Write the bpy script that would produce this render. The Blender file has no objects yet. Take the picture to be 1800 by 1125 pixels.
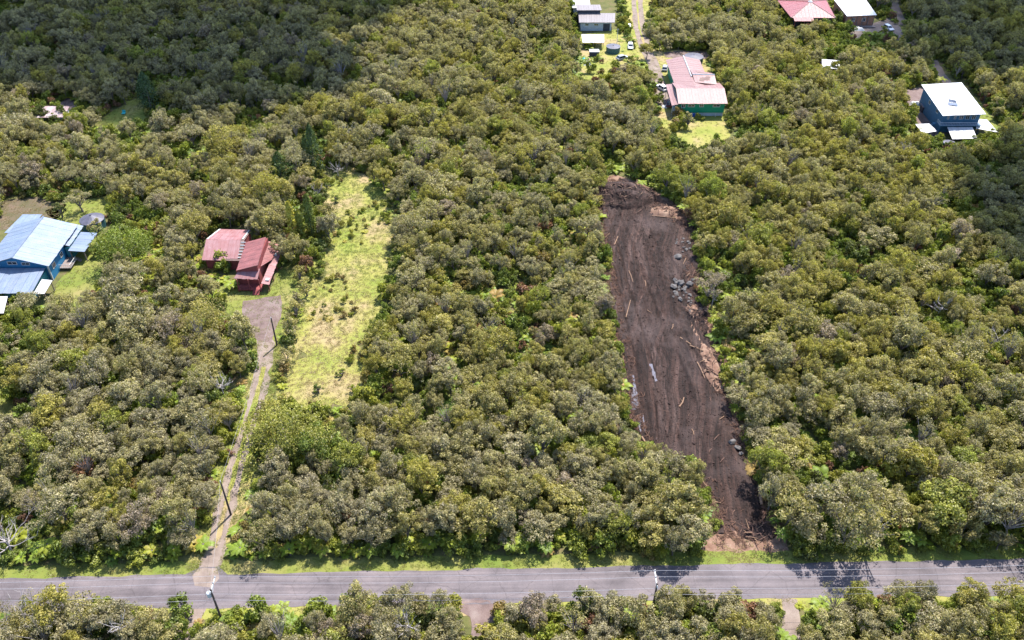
import bpy, math, random
import numpy as np
from mathutils import Vector, Matrix, noise as mnoise
from mathutils.geometry import tessellate_polygon

# ------------------------------------------------------------------ camera, sky, sun, exposure
sc = bpy.context.scene
COL = sc.collection
RES_F, PITCH, CAM_H = 1540.0, math.radians(39.0), 120.0      # focal length in photo pixels (1800 wide), tilt, drone height
cam_d = bpy.data.cameras.new('camera'); cam = bpy.data.objects.new('camera', cam_d); COL.objects.link(cam)
cam_d.sensor_width = 36.0; cam_d.lens = 36.0 * RES_F / 1800.0; cam_d.clip_start = 0.5; cam_d.clip_end = 4000
cam.location = (0, 0, CAM_H); cam.rotation_euler = (math.pi / 2 - PITCH, 0, 0)
sc.camera = cam
SUN_EL, SUN_AZ = math.radians(60.0), math.radians(29.0)      # azimuth measured from +Y towards +X
SUN_DIR = Vector((math.sin(SUN_AZ) * math.cos(SUN_EL), math.cos(SUN_AZ) * math.cos(SUN_EL), math.sin(SUN_EL)))
world = bpy.data.worlds.new('World'); sc.world = world; world.use_nodes = True
wn = world.node_tree
for n in list(wn.nodes): wn.nodes.remove(n)
sky = wn.nodes.new('ShaderNodeTexSky'); sky.sky_type = 'NISHITA'; sky.sun_disc = False
sky.sun_elevation = SUN_EL; sky.sun_rotation = SUN_AZ; sky.altitude = 700
bg = wn.nodes.new('ShaderNodeBackground'); bg.inputs['Strength'].default_value = 0.15
wo = wn.nodes.new('ShaderNodeOutputWorld')
wn.links.new(sky.outputs[0], bg.inputs[0]); wn.links.new(bg.outputs[0], wo.inputs[0])
sun_d = bpy.data.lights.new('sun', 'SUN'); sun_d.energy = 4.4; sun_d.angle = math.radians(0.55); sun_d.color = (1.0, 0.945, 0.86)
sun = bpy.data.objects.new('sun', sun_d); COL.objects.link(sun)
sun.rotation_euler = SUN_DIR.to_track_quat('Z', 'Y').to_euler(); sun.location = SUN_DIR * 900
sc.view_settings.view_transform = 'Standard'; sc.view_settings.look = 'None'
sc.view_settings.gamma = 1.0; sc.view_settings.use_curve_mapping = False
sc.view_settings.exposure = 1.5
sc.render.engine = 'CYCLES'
sc.cycles.max_bounces = 6; sc.cycles.diffuse_bounces = 4; sc.cycles.transparent_max_bounces = 8
sc.cycles.use_denoising = True

rnd = random.Random(11)
rng = np.random.default_rng(5)
cP, sP = math.cos(PITCH), math.sin(PITCH)

def at(px, py, z=0.0):
    """world point at height z that the photo shows at pixel (px, py)"""
    x = (px - 900) / RES_F; y = (562.5 - py) / RES_F
    d = (x, cP + y * sP, -sP + y * cP); t = (z - CAM_H) / d[2]
    return Vector((d[0] * t, d[1] * t, z))

def pix(x, y, z=0.0):
    x = np.asarray(x, float); y = np.asarray(y, float); dz = np.asarray(z, float) - CAM_H
    f = y * cP - dz * sP; u = y * sP + dz * cP
    return 900 + RES_F * x / f, 562.5 - RES_F * u / f

def inside(px, py, poly):
    px = np.asarray(px, float); py = np.asarray(py, float); r = np.zeros(px.shape, bool)
    n = len(poly); j = n - 1
    for i in range(n):
        xi, yi = poly[i]; xj, yj = poly[j]
        if yi != yj:
            r ^= ((yi > py) != (yj > py)) & (px < (xj - xi) * (py - yi) / (yj - yi) + xi)
        j = i
    return r

def vnoise(x, y, seed=0):
    x = np.asarray(x, float); y = np.asarray(y, float)
    def h(i, j):
        v = np.sin(i * 127.1 + j * 311.7 + seed * 74.7) * 43758.5453
        return v - np.floor(v)
    i = np.floor(x); j = np.floor(y); fx = x - i; fy = y - j
    fx = fx * fx * (3 - 2 * fx); fy = fy * fy * (3 - 2 * fy)
    return (h(i, j) * (1 - fx) + h(i + 1, j) * fx) * (1 - fy) + (h(i, j + 1) * (1 - fx) + h(i + 1, j + 1) * fx) * fy

def fbm(x, y, seed=0, o=4):
    v = 0; a = 0.5
    for k in range(o):
        v = v + a * vnoise(np.asarray(x) * 2 ** k, np.asarray(y) * 2 ** k, seed + k); a *= 0.5
    return v

# ------------------------------------------------------------------ materials
def nmat(name):
    m = bpy.data.materials.new(name); m.use_nodes = True
    nt = m.node_tree; b = nt.nodes['Principled BSDF']
    return m, nt, b

def ramp(nt, stops):
    r = nt.nodes.new('ShaderNodeValToRGB'); e = r.color_ramp.elements
    while len(e) < len(stops): e.new(0.5)
    for k, (p, c) in enumerate(stops):
        e[k].position = p; e[k].color = (c[0], c[1], c[2], 1)
    return r

def tex(nt, scale, detail=5, rough=0.6, vec=None):
    t = nt.nodes.new('ShaderNodeTexNoise'); t.inputs['Scale'].default_value = scale
    t.inputs['Detail'].default_value = detail; t.inputs['Roughness'].default_value = rough
    if vec is not None: nt.links.new(vec, t.inputs['Vector'])
    return t

def mixc(nt, fac, a, b, mode='MIX'):
    m = nt.nodes.new('ShaderNodeMix'); m.data_type = 'RGBA'; m.blend_type = mode
    L = nt.links
    for s, v in ((m.inputs[0], fac), (m.inputs[6], a), (m.inputs[7], b)):
        if hasattr(v, 'links'): L.new(v, s)
        elif isinstance(v, (tuple, list)): s.default_value = (v[0], v[1], v[2], 1)
        else: s.default_value = v
    return m.outputs[2]

def objvec(nt, scale=(1, 1, 1), rot=(0, 0, 0)):
    g = nt.nodes.new('ShaderNodeNewGeometry'); mp = nt.nodes.new('ShaderNodeMapping')
    mp.inputs['Scale'].default_value = scale; mp.inputs['Rotation'].default_value = rot
    nt.links.new(g.outputs['Position'], mp.inputs['Vector'])
    return mp.outputs['Vector']

def plain(name, col, rough=0.6, var=0.18, scale=1.2, metal=0.0, bump=0.0, tone=False, spec=0.4):
    """colour with mottled wear in world space; tone = per-object lightness"""
    m, nt, b = nmat(name); L = nt.links
    t = tex(nt, scale, 6, 0.65, objvec(nt))
    lo = [c * (1 - var) for c in col]; hi = [min(1, c * (1 + var)) for c in col]
    r = ramp(nt, [(0.3, lo), (0.7, hi)]); L.new(t.outputs['Fac'], r.inputs[0])
    out = r.outputs[0]
    if tone:
        a = nt.nodes.new('ShaderNodeAttribute'); a.attribute_type = 'OBJECT'; a.attribute_name = 'tone'
        tr = ramp(nt, [(0.0, (0.72, 0.7, 0.7)), (1.0, (1.0, 1.0, 1.0))]); L.new(a.outputs['Fac'], tr.inputs[0])
        out = mixc(nt, 1.0, out, tr.outputs[0], 'MULTIPLY')
    L.new(out, b.inputs['Base Color'])
    b.inputs['Roughness'].default_value = rough; b.inputs['Metallic'].default_value = metal
    b.inputs['Specular IOR Level'].default_value = spec
    if bump:
        bp = nt.nodes.new('ShaderNodeBump'); bp.inputs['Strength'].default_value = bump
        t2 = tex(nt, scale * 9, 4, 0.7, objvec(nt)); L.new(t2.outputs['Fac'], bp.inputs['Height']); L.new(bp.outputs[0], b.inputs['Normal'])
    return m

def roofmat(name, col, stain, rough=0.45, amount=0.5, spec=0.5, rib_axis='x'):
    """painted sheet metal: stains run down the sheet, fine ribs as bump"""
    m, nt, b = nmat(name); L = nt.links
    sc_ = (3.0, 0.35, 0.35) if rib_axis == 'x' else (0.35, 3.0, 0.35)
    t = tex(nt, 1.0, 6, 0.7, objvec(nt, sc_)); t2 = tex(nt, 0.55, 5, 0.6, objvec(nt))
    mul = nt.nodes.new('ShaderNodeMath'); mul.operation = 'MULTIPLY'
    L.new(t.outputs['Fac'], mul.inputs[0]); L.new(t2.outputs['Fac'], mul.inputs[1])
    r = ramp(nt, [(0.16, (0, 0, 0)), (0.42, (amount, amount, amount))]); L.new(mul.outputs[0], r.inputs[0])
    c = mixc(nt, r.outputs[0], col, stain)
    a = nt.nodes.new('ShaderNodeAttribute'); a.attribute_type = 'OBJECT'; a.attribute_name = 'tone'
    tr = ramp(nt, [(0.0, (0.78, 0.76, 0.77)), (1.0, (1.0, 1.0, 1.0))]); L.new(a.outputs['Fac'], tr.inputs[0])
    c = mixc(nt, 1.0, c, tr.outputs[0], 'MULTIPLY')
    L.new(c, b.inputs['Base Color']); b.inputs['Roughness'].default_value = rough
    b.inputs['Specular IOR Level'].default_value = spec
    w = nt.nodes.new('ShaderNodeTexWave'); w.inputs['Scale'].default_value = 3.2; w.bands_direction = rib_axis.upper()
    L.new(objvec(nt), w.inputs['Vector'])
    bp = nt.nodes.new('ShaderNodeBump'); bp.inputs['Strength'].default_value = 0.35; bp.inputs['Distance'].default_value = 0.03
    L.new(w.outputs['Fac'], bp.inputs['Height']); L.new(bp.outputs[0], b.inputs['Normal'])
    return m

def leafmat(name, stops, transl=0.3, vary=0.55):
    """leaf colour: per-plant 'tone' picks the hue, per-leaf 'v' its age and lightness"""
    m = bpy.data.materials.new(name); m.use_nodes = True; nt = m.node_tree; L = nt.links
    for n in list(nt.nodes): nt.nodes.remove(n)
    o = nt.nodes.new('ShaderNodeOutputMaterial')
    a = nt.nodes.new('ShaderNodeAttribute'); a.attribute_type = 'INSTANCER'; a.attribute_name = 'tone'
    r = ramp(nt, stops); L.new(a.outputs['Fac'], r.inputs[0])
    v = nt.nodes.new('ShaderNodeAttribute'); v.attribute_type = 'GEOMETRY'; v.attribute_name = 'v'
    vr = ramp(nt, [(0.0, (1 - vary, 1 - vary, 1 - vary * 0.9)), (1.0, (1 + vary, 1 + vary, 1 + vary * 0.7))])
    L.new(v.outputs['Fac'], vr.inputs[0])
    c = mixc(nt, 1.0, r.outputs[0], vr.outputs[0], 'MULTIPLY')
    d = nt.nodes.new('ShaderNodeBsdfDiffuse'); t = nt.nodes.new('ShaderNodeBsdfTranslucent')
    L.new(c, d.inputs[0])
    c2 = mixc(nt, 1.0, c, (1.15, 1.25, 0.6), 'MULTIPLY'); L.new(c2, t.inputs[0])
    mx = nt.nodes.new('ShaderNodeMixShader'); mx.inputs[0].default_value = transl
    L.new(d.outputs[0], mx.inputs[1]); L.new(t.outputs[0], mx.inputs[2])
    g = nt.nodes.new('ShaderNodeBsdfGlossy'); g.inputs['Roughness'].default_value = 0.5
    g.inputs[0].default_value = (0.9, 0.9, 0.95, 1)
    m2 = nt.nodes.new('ShaderNodeMixShader'); m2.inputs[0].default_value = 0.02
    L.new(mx.outputs[0], m2.inputs[1]); L.new(g.outputs[0], m2.inputs[2]); L.new(m2.outputs[0], o.inputs[0])
    return m

M = {}
M['ohia'] = leafmat('ohia_leaf', [(0.0, (0.27, 0.205, 0.175)), (0.2, (0.275, 0.24, 0.155)), (0.5, (0.278, 0.242, 0.11)), (0.75, (0.28, 0.24, 0.062)), (0.9, (0.235, 0.24, 0.052)), (1.0, (0.185, 0.23, 0.045))], 0.4)
M['fern'] = leafmat('fern_leaf', [(0.0, (0.08, 0.14, 0.025)), (0.5, (0.19, 0.255, 0.025)), (0.8, (0.27, 0.28, 0.025)), (1.0, (0.3, 0.2, 0.06))], 0.35, 0.35)
M['shrub'] = leafmat('shrub_leaf', [(0.0, (0.09, 0.1, 0.03)), (0.35, (0.14, 0.18, 0.03)), (0.7, (0.23, 0.24, 0.035)), (0.88, (0.26, 0.24, 0.05)), (1.0, (0.19, 0.1, 0.06))], 0.3, 0.4)
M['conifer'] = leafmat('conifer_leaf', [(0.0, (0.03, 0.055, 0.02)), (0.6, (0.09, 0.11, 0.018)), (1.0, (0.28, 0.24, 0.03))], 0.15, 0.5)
M['grass'] = leafmat('grass_blade',  [(0.0, (0.095, 0.145, 0.022)), (0.35, (0.175, 0.19, 0.035)), (0.65, (0.245, 0.222, 0.07)), (1.0, (0.265, 0.19, 0.105))], 0.5, 0.15)
M['bark'] = plain('bark', (0.12, 0.1, 0.09), 0.9, 0.35, 3.0)
M['palebark'] = plain('pale_bark', (0.26, 0.23, 0.22), 0.9, 0.3, 3.0)
M['deadwood'] = plain('bleached_wood', (0.3, 0.27, 0.265), 0.85, 0.25, 2.0)
M['brush'] = plain('brush_wood', (0.1, 0.055, 0.042), 0.9, 0.5, 1.5)
M['slash'] = plain('slash_wood', (0.132, 0.0704, 0.0484), 0.9, 0.5, 2.0)
M['freshwood'] = plain('split_wood', (0.2, 0.12, 0.075), 0.8, 0.3, 3.0)
M['rock'] = plain('lava_rock', (0.085, 0.078, 0.077), 0.85, 0.4, 1.3, bump=0.5)
M['asphalt'] = plain('asphalt', (0.1, 0.1, 0.1), 0.85, 0.2)
M['pole'] = plain('pole_wood', (0.075, 0.055, 0.05), 0.8, 0.3, 4.0)
M['palemetal'] = plain('pale_metal', (0.396, 0.4136, 0.44), 0.4, 0.08, 2.0)
M['wire'] = plain('wire', (0.28, 0.27, 0.29), 0.4, 0.05)
M['white'] = plain('white_paint', (0.44, 0.44, 0.44), 0.5, 0.06, 2.0)
M['darkglass'] = plain('window_glass', (0.02, 0.025, 0.035), 0.08, 0.1, spec=0.8)
M['tyre'] = plain('tyre_rubber', (0.02, 0.02, 0.02), 0.9, 0.1)
M['carwhite'] = plain('car_white', (0.6, 0.6, 0.62), 0.25, 0.03, spec=0.6)
M['cargrey'] = plain('car_grey', (0.25, 0.26, 0.29), 0.25, 0.05, spec=0.6)
M['carred'] = plain('car_maroon', (0.22, 0.06, 0.06), 0.3, 0.1, spec=0.6)
M['lamp'] = plain('lamp_lens', (0.75, 0.75, 0.7), 0.15, 0.05)
M['bluewall'] = plain('blue_siding', (0.0176, 0.1408, 0.2904), 0.6, 0.12, 1.5)
M['tealwall'] = plain('teal_siding', (0.0264, 0.176, 0.2288), 0.6, 0.15, 1.5)
M['greenwall'] = plain('green_siding', (0.0, 0.2024, 0.1056), 0.6, 0.1, 1.5)
M['redwall'] = plain('red_siding', (0.2, 0.045, 0.045), 0.75, 0.3, 1.5)
M['greywall'] = plain('grey_siding', (0.36, 0.4, 0.46), 0.7, 0.15, 1.5)
M['darkwall'] = plain('dark_siding', (0.045, 0.045, 0.06), 0.8, 0.3, 1.5)
M['brownwall'] = plain('raw_timber', (0.3, 0.14, 0.09), 0.8, 0.35, 1.5)
M['timber'] = plain('deck_timber', (0.17, 0.135, 0.125), 0.8, 0.25, 2.0)
M['slateblue'] = plain('slate_siding', (0.035, 0.11, 0.19), 0.6, 0.15, 1.5)
M['underlay'] = plain('roof_timber', (0.14, 0.09, 0.08), 0.85, 0.3, 2.0)
M['tankcover'] = plain('tank_cover', (0.085, 0.085, 0.12), 0.55, 0.25, 1.0, tone=True)
M['tankwall'] = plain('tank_wall', (0.03, 0.09, 0.1), 0.5, 0.2)
M['tarp'] = plain('blue_tarp', (0.03, 0.09, 0.4), 0.5, 0.2)
M['teal'] = plain('teal_plastic', (0.03, 0.35, 0.38), 0.4, 0.1)
M['pinkstuff'] = plain('pink_plastic', (0.55, 0.12, 0.2), 0.5, 0.2)
M['solar'] = plain('solar_panel', (0.1, 0.12, 0.17), 0.2, 0.2, spec=0.7)

def groundmat(name, stops, scale=0.35, fine=4.0, rough=0.95, bump=0.4, extra=None, fw=0.45):
    m, nt, b = nmat(name); L = nt.links
    p = objvec(nt)
    t1 = tex(nt, scale, 8, 0.62, p); t2 = tex(nt, fine, 5, 0.75, p)
    mx = nt.nodes.new('ShaderNodeMath'); mx.operation = 'MULTIPLY_ADD'
    L.new(t2.outputs['Fac'], mx.inputs[0]); mx.inputs[1].default_value = fw
    L.new(t1.outputs['Fac'], mx.inputs[2])
    sb = nt.nodes.new('ShaderNodeMath'); sb.operation = 'SUBTRACT'; L.new(mx.outputs[0], sb.inputs[0]); sb.inputs[1].default_value = fw / 2
    r = ramp(nt, stops); L.new(sb.outputs[0], r.inputs[0]); c = r.outputs[0]
    if extra:
        t3 = tex(nt, extra[0], 4, 0.6, objvec(nt, (1, 1, 1), (0, 0, 0.7)))
        r3 = ramp(nt, [(extra[1], (0, 0, 0)), (extra[1] + 0.12, (1, 1, 1))]); L.new(t3.outputs['Fac'], r3.inputs[0])
        c = mixc(nt, r3.outputs[0], c, extra[2])
    L.new(c, b.inputs['Base Color']); b.inputs['Roughness'].default_value = rough
    b.inputs['Specular IOR Level'].default_value = 0.2
    bp = nt.nodes.new('ShaderNodeBump'); bp.inputs['Strength'].default_value = bump; bp.inputs['Distance'].default_value = 0.15
    L.new(t2.outputs['Fac'], bp.inputs['Height']); L.new(bp.outputs[0], b.inputs['Normal'])
    return m

M['litter'] = groundmat('forest_floor', [(0.3, (0.05, 0.05, 0.022)), (0.5, (0.09, 0.095, 0.03)), (0.7, (0.13, 0.09, 0.055))])
M['lawn'] = groundmat('lawn_grass', [(0.28, (0.085, 0.13, 0.022)), (0.48, (0.14, 0.155, 0.033)), (0.68, (0.205, 0.175, 0.07))], 0.1, 3.0, fw=0.16)
M['drylawn'] = groundmat('dry_lawn', [(0.36, (0.15, 0.18, 0.032)), (0.5, (0.22, 0.21, 0.056)), (0.62, (0.26, 0.2, 0.105))], 0.09, 3.0, fw=0.16)
M['scrub'] = groundmat('brown_scrub', [(0.28, (0.055, 0.06, 0.022)), (0.5, (0.09, 0.075, 0.045)), (0.7, (0.13, 0.09, 0.07))], 0.25, 2.5)
M['gravel'] = groundmat('gravel_drive', [(0.28, (0.13, 0.1, 0.085)), (0.5, (0.185, 0.145, 0.125)), (0.72, (0.24, 0.195, 0.165))], 0.4, 6.0)
M['darkgravel'] = groundmat('dark_gravel', [(0.28, (0.09, 0.063, 0.058)), (0.5, (0.14, 0.1, 0.094)), (0.72, (0.19, 0.15, 0.14))], 0.4, 6.0)
M['straw'] = groundmat('dry_cuttings', [(0.28, (0.11, 0.058, 0.04)), (0.5, (0.18, 0.11, 0.08)), (0.72, (0.25, 0.175, 0.13))], 0.5, 5.0)

def dirtmat():
    m, nt, b = nmat('bulldozed_dirt'); L = nt.links
    # machine tracks: long, slightly curving bands of compacted soil, rut shade painted as dark lines
    g = nt.nodes.new('ShaderNodeNewGeometry'); w = tex(nt, 0.02, 2, 0.5, g.outputs['Position'])
    ad = nt.nodes.new('ShaderNodeVectorMath'); ad.operation = 'MULTIPLY_ADD'; L.new(w.outputs['Color'], ad.inputs[0]); ad.inputs[1].default_value = (16, 0, 0); L.new(g.outputs['Position'], ad.inputs[2])
    def lane(sx, sy, rot):
        mp = nt.nodes.new('ShaderNodeMapping'); mp.inputs['Rotation'].default_value = (0, 0, math.radians(rot)); mp.inputs['Scale'].default_value = (1, 1, 1)
        m2 = nt.nodes.new('ShaderNodeMapping'); m2.inputs['Scale'].default_value = (sx, sy, 1); L.new(ad.outputs[0], mp.inputs['Vector']); L.new(mp.outputs[0], m2.inputs['Vector']); return m2.outputs[0]
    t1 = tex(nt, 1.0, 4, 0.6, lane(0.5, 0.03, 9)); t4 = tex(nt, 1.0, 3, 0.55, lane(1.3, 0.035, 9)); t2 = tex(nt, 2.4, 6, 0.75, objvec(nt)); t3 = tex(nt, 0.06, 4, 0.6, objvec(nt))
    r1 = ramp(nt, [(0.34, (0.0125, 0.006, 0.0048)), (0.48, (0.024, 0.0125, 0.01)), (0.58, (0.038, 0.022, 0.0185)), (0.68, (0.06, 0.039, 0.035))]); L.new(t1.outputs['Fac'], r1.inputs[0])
    r4 = ramp(nt, [(0.44, (1, 1, 1)), (0.485, (0.34, 0.32, 0.32)), (0.53, (1, 1, 1)), (0.6, (1.3, 1.28, 1.27))]); L.new(t4.outputs['Fac'], r4.inputs[0])  # groove shade painted into the soil colour as thin dark lines
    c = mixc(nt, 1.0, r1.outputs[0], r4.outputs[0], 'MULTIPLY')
    r2 = ramp(nt, [(0.35, (0.5, 0.48, 0.47)), (0.68, (1.5, 1.45, 1.42))]); L.new(t2.outputs['Fac'], r2.inputs[0])
    c = mixc(nt, 1.0, c, r2.outputs[0], 'MULTIPLY')
    r3 = ramp(nt, [(0.5, (0, 0, 0)), (0.64, (0.6, 0.6, 0.6))]); L.new(t3.outputs['Fac'], r3.inputs[0])
    c = mixc(nt, r3.outputs[0], c, (0.062, 0.043, 0.041)); L.new(c, b.inputs['Base Color'])
    b.inputs['Roughness'].default_value = 0.85; b.inputs['Specular IOR Level'].default_value = 0.25
    bp = nt.nodes.new('ShaderNodeBump'); bp.inputs['Strength'].default_value = 0.8; bp.inputs['Distance'].default_value = 0.3
    L.new(t2.outputs['Fac'], bp.inputs['Height']); L.new(bp.outputs[0], b.inputs['Normal'])
    return m
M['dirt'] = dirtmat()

def roadmat():
    m, nt, b = nmat('worn_asphalt'); L = nt.links
    st = objvec(nt, (0.03, 1.3, 1.0), (0, 0, math.radians(-1.2)))
    t1 = tex(nt, 1.0, 4, 0.6, st); t2 = tex(nt, 0.16, 7, 0.65, objvec(nt)); t3 = tex(nt, 7.0, 3, 0.7, objvec(nt))
    r1 = ramp(nt, [(0.32, (0.08, 0.067, 0.074)), (0.5, (0.106, 0.09, 0.098)), (0.68, (0.134, 0.114, 0.123))]); L.new(t1.outputs['Fac'], r1.inputs[0])
    r2 = ramp(nt, [(0.34, (0.74, 0.74, 0.75)), (0.5, (1.0, 1.0, 1.0)), (0.66, (1.22, 1.2, 1.17))]); L.new(t2.outputs['Fac'], r2.inputs[0])
    c = mixc(nt, 1.0, r1.outputs[0], r2.outputs[0], 'MULTIPLY')
    r3 = ramp(nt, [(0.3, (0.82, 0.82, 0.82)), (0.7, (1.16, 1.16, 1.16))]); L.new(t3.outputs['Fac'], r3.inputs[0])
    c = mixc(nt, 1.0, c, r3.outputs[0], 'MULTIPLY')
    wv = tex(nt, 0.5, 4, 0.7, objvec(nt)); ad = nt.nodes.new('ShaderNodeVectorMath'); ad.operation = 'ADD'; L.new(objvec(nt), ad.inputs[0]); L.new(wv.outputs['Color'], ad.inputs[1])
    vo = nt.nodes.new('ShaderNodeTexVoronoi'); vo.feature = 'DISTANCE_TO_EDGE'; vo.inputs['Scale'].default_value = 0.2; L.new(ad.outputs[0], vo.inputs['Vector'])
    r4 = ramp(nt, [(0.0, (0.55, 0.54, 0.54)), (0.014, (1, 1, 1))]); L.new(vo.outputs['Distance'], r4.inputs[0])
    c = mixc(nt, 0.7, c, mixc(nt, 1.0, c, r4.outputs[0], 'MULTIPLY'))
    L.new(c, b.inputs['Base Color']); b.inputs['Roughness'].default_value = 0.8; b.inputs['Specular IOR Level'].default_value = 0.3
    return m
M['road'] = roadmat()

def watermat():
    m, nt, b = nmat('puddle_water')
    b.inputs['Base Color'].default_value = (0.1, 0.09, 0.1, 1); b.inputs['Roughness'].default_value = 0.06
    b.inputs['Specular IOR Level'].default_value = 1.0
    return m
M['water'] = watermat()

# ------------------------------------------------------------------ object helpers
def tag(o, label=None, cat=None, group=None, kind=None):
    if label: o['label'] = label
    if cat: o['category'] = cat
    if group: o['group'] = group
    if kind: o['kind'] = kind
    return o

def empty(name, loc, rz=0.0):
    o = bpy.data.objects.new(name, None); COL.objects.link(o)
    o.location = loc; o.rotation_euler = (0, 0, rz); o.empty_display_size = 0.5
    return o

def link(name, me, parent=None, loc=(0, 0, 0), rot=(0, 0, 0)):
    o = bpy.data.objects.new(name, me); COL.objects.link(o)
    o.location = loc; o.rotation_euler = rot
    if parent is not None: o.parent = parent
    return o

class MB:
    def __init__(s, off=(0, 0, 0)): s.v = []; s.f = []; s.off = Vector(off)
    def add(s, vs, fs):
        n = len(s.v); s.v += [tuple(Vector(v) - s.off) for v in vs]; s.f += [tuple(i + n for i in f) for f in fs]; return s
    def box(s, a, b, rot=0.0, c=None):
        x0, y0, z0 = a; x1, y1, z1 = b
        vs = [Vector(p) for p in ((x0, y0, z0), (x1, y0, z0), (x1, y1, z0), (x0, y1, z0), (x0, y0, z1), (x1, y0, z1), (x1, y1, z1), (x0, y1, z1))]
        return s.add(vs, [(0, 3, 2, 1), (4, 5, 6, 7), (0, 1, 5, 4), (1, 2, 6, 5), (2, 3, 7, 6), (3, 0, 4, 7)])
    def slab(s, q, th):
        """thick sheet: q = four corners of its top face"""
        q = [Vector(p) for p in q]; n = (q[1] - q[0]).cross(q[3] - q[0]).normalized()
        if n.z < 0: n = -n; q = [q[0], q[3], q[2], q[1]]
        return s.add(q + [p - n * th for p in q], [(0, 1, 2, 3), (7, 6, 5, 4), (0, 4, 5, 1), (1, 5, 6, 2), (2, 6, 7, 3), (3, 7, 4, 0)])
    def tube(s, pts, rads, n=6, cap=True):
        pts = [Vector(p) for p in pts]; rings = []
        vs = []; fs = []
        for i, p in enumerate(pts):
            d = (pts[min(i + 1, len(pts) - 1)] - pts[max(i - 1, 0)]).normalized()
            u = d.cross(Vector((0.3, 0.9, 0.25))).normalized() if abs(d.z) > 0.9 else d.cross(Vector((0, 0, 1))).normalized()
            w = d.cross(u)
            for k in range(n):
                a = 2 * math.pi * k / n; vs.append(p + (u * math.cos(a) + w * math.sin(a)) * rads[i])
        for i in range(len(pts) - 1):
            for k in range(n):
                k2 = (k + 1) % n; fs.append((i * n + k, i * n + k2, (i + 1) * n + k2, (i + 1) * n + k))
        if cap: fs.append(tuple(range(n - 1, -1, -1))); fs.append(tuple((len(pts) - 1) * n + k for k in range(n)))
        return s.add(vs, fs)
    def prism(s, poly, z0, z1):
        n = len(poly)
        if sum(poly[i][0] * poly[(i + 1) % n][1] - poly[(i + 1) % n][0] * poly[i][1] for i in range(n)) < 0: poly = poly[::-1]
        vs = [(x, y, z0) for x, y in poly] + [(x, y, z1) for x, y in poly]
        fs = [tuple(range(n - 1, -1, -1)), tuple(range(n, 2 * n))] + [(i, (i + 1) % n, n + (i + 1) % n, n + i) for i in range(n)]
        return s.add(vs, fs)
    def mesh(s, name, mat, smooth=False):
        me = bpy.data.meshes.new(name); me.from_pydata(s.v, [], s.f); me.materials.append(mat)
        if smooth:
            for p in me.polygons: p.use_smooth = True
        me.update(); return me
    def build(s, name, mat, parent=None, smooth=False, loc=(0, 0, 0)):
        return link(name, s.mesh(name, mat, smooth), parent, loc)

def rough_edge(poly, step=0.9, amp=0.5, seed=0):
    out = []
    n = len(poly)
    for i in range(n):
        a = Vector(poly[i]); b = Vector(poly[(i + 1) % n]); k = max(1, int((b - a).length / step))
        d = (b - a).normalized(); nn = Vector((-d.y, d.x))
        for j in range(k):
            p = a.lerp(b, j / k)
            o = (float(fbm(p.x * 0.35, p.y * 0.35, seed, 4)) - 0.47) * 2 * amp * (0 if j == 0 and amp > 2 else 1)
            out.append(p + nn * o)
    return out

def patch(name, poly, z, mat, amp=0.5, seed=0, kind='structure', step=0.9):
    """a sheet lying on the ground with an uneven edge"""
    pts = rough_edge([Vector((p[0], p[1])) for p in poly], step, amp, seed)
    vs = [Vector((p.x, p.y, z)) for p in pts]
    tris = tessellate_polygon([vs])
    fs = []
    for t in tris:
        a, b, c = (vs[k] for k in t)
        fs.append(tuple(t) if (b - a).cross(c - a).z > 0 else tuple(t[::-1]))
    me = bpy.data.meshes.new(name); me.from_pydata([tuple(v) for v in vs], [], fs); me.materials.append(mat); me.update()
    o = link(name, me); tag(o, kind=kind); return o

def W(pts): return [(at(x, y).x, at(x, y).y) for x, y in pts]

# ------------------------------------------------------------------ the setting: zones traced on the ground
Z = {}
Z['clearing'] = [(588, 300), (625, 296), (650, 318), (688, 335), (702, 370), (692, 430), (684, 500), (668, 560), (645, 600), (640, 660), (622, 712), (570, 722), (512, 715), (500, 690), (508, 640), (535, 600), (548, 560), (552, 520), (566, 470), (572, 420), (578, 370), (570, 330)]
Z['housegrass'] = [(380, 500), (410, 508), (470, 515), (505, 455), (540, 470), (548, 500), (520, 540), (500, 575), (492, 640), (484, 690), (462, 700), (466, 650), (450, 600), (425, 590), (398, 545)]
Z['pad'] = [(428, 530), (458, 524), (495, 519), (497, 545), (486, 572), (478, 605), (455, 600), (440, 585), (424, 560)]
Z['bluelawn'] = [(80, 372), (118, 355), (190, 345), (200, 372), (172, 395), (176, 440), (182, 490), (165, 535), (140, 560), (95, 545), (98, 500), (128, 470), (120, 420)]
Z['shrubgrass'] = [(500, 470), (560, 455), (560, 520), (550, 560), (530, 605), (510, 650), (500, 700), (484, 695), (492, 640), (498, 580), (520, 540), (545, 500)]
Z['scrubpatch'] = [(0, 352), (60, 348), (118, 360), (100, 385), (60, 400), (0, 405)]
Z['leftgrass'] = [(-20, 640), (12, 650), (24, 700), (22, 745), (-20, 750)]
Z['fernspot'] = [(20, 575), (60, 560), (115, 555), (110, 590), (60, 610), (20, 620)]
Z['shacklawn'] = [(158, 222), (196, 196), (250, 168), (262, 178), (260, 212), (238, 228), (200, 240), (168, 244)]
Z['shackyard'] = [(98, 185), (118, 172), (140, 180), (150, 196), (120, 205)]
Z['greenyard'] = [(1138, 108), (1165, 86), (1240, 92), (1252, 130), (1256, 165), (1272, 195), (1284, 235), (1280, 258), (1206, 262), (1160, 226), (1152, 190), (1148, 150)]
Z['greyyard'] = [(1018, 62), (1090, 50), (1112, 90), (1120, 120), (1080, 130), (1050, 150), (1025, 160), (1020, 110)]
Z['topverge'] = [(1092, -40), (1158, -40), (1140, 30), (1140, 70), (1160, 100), (1160, 130), (1140, 135), (1118, 100), (1104, 40)]
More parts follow.
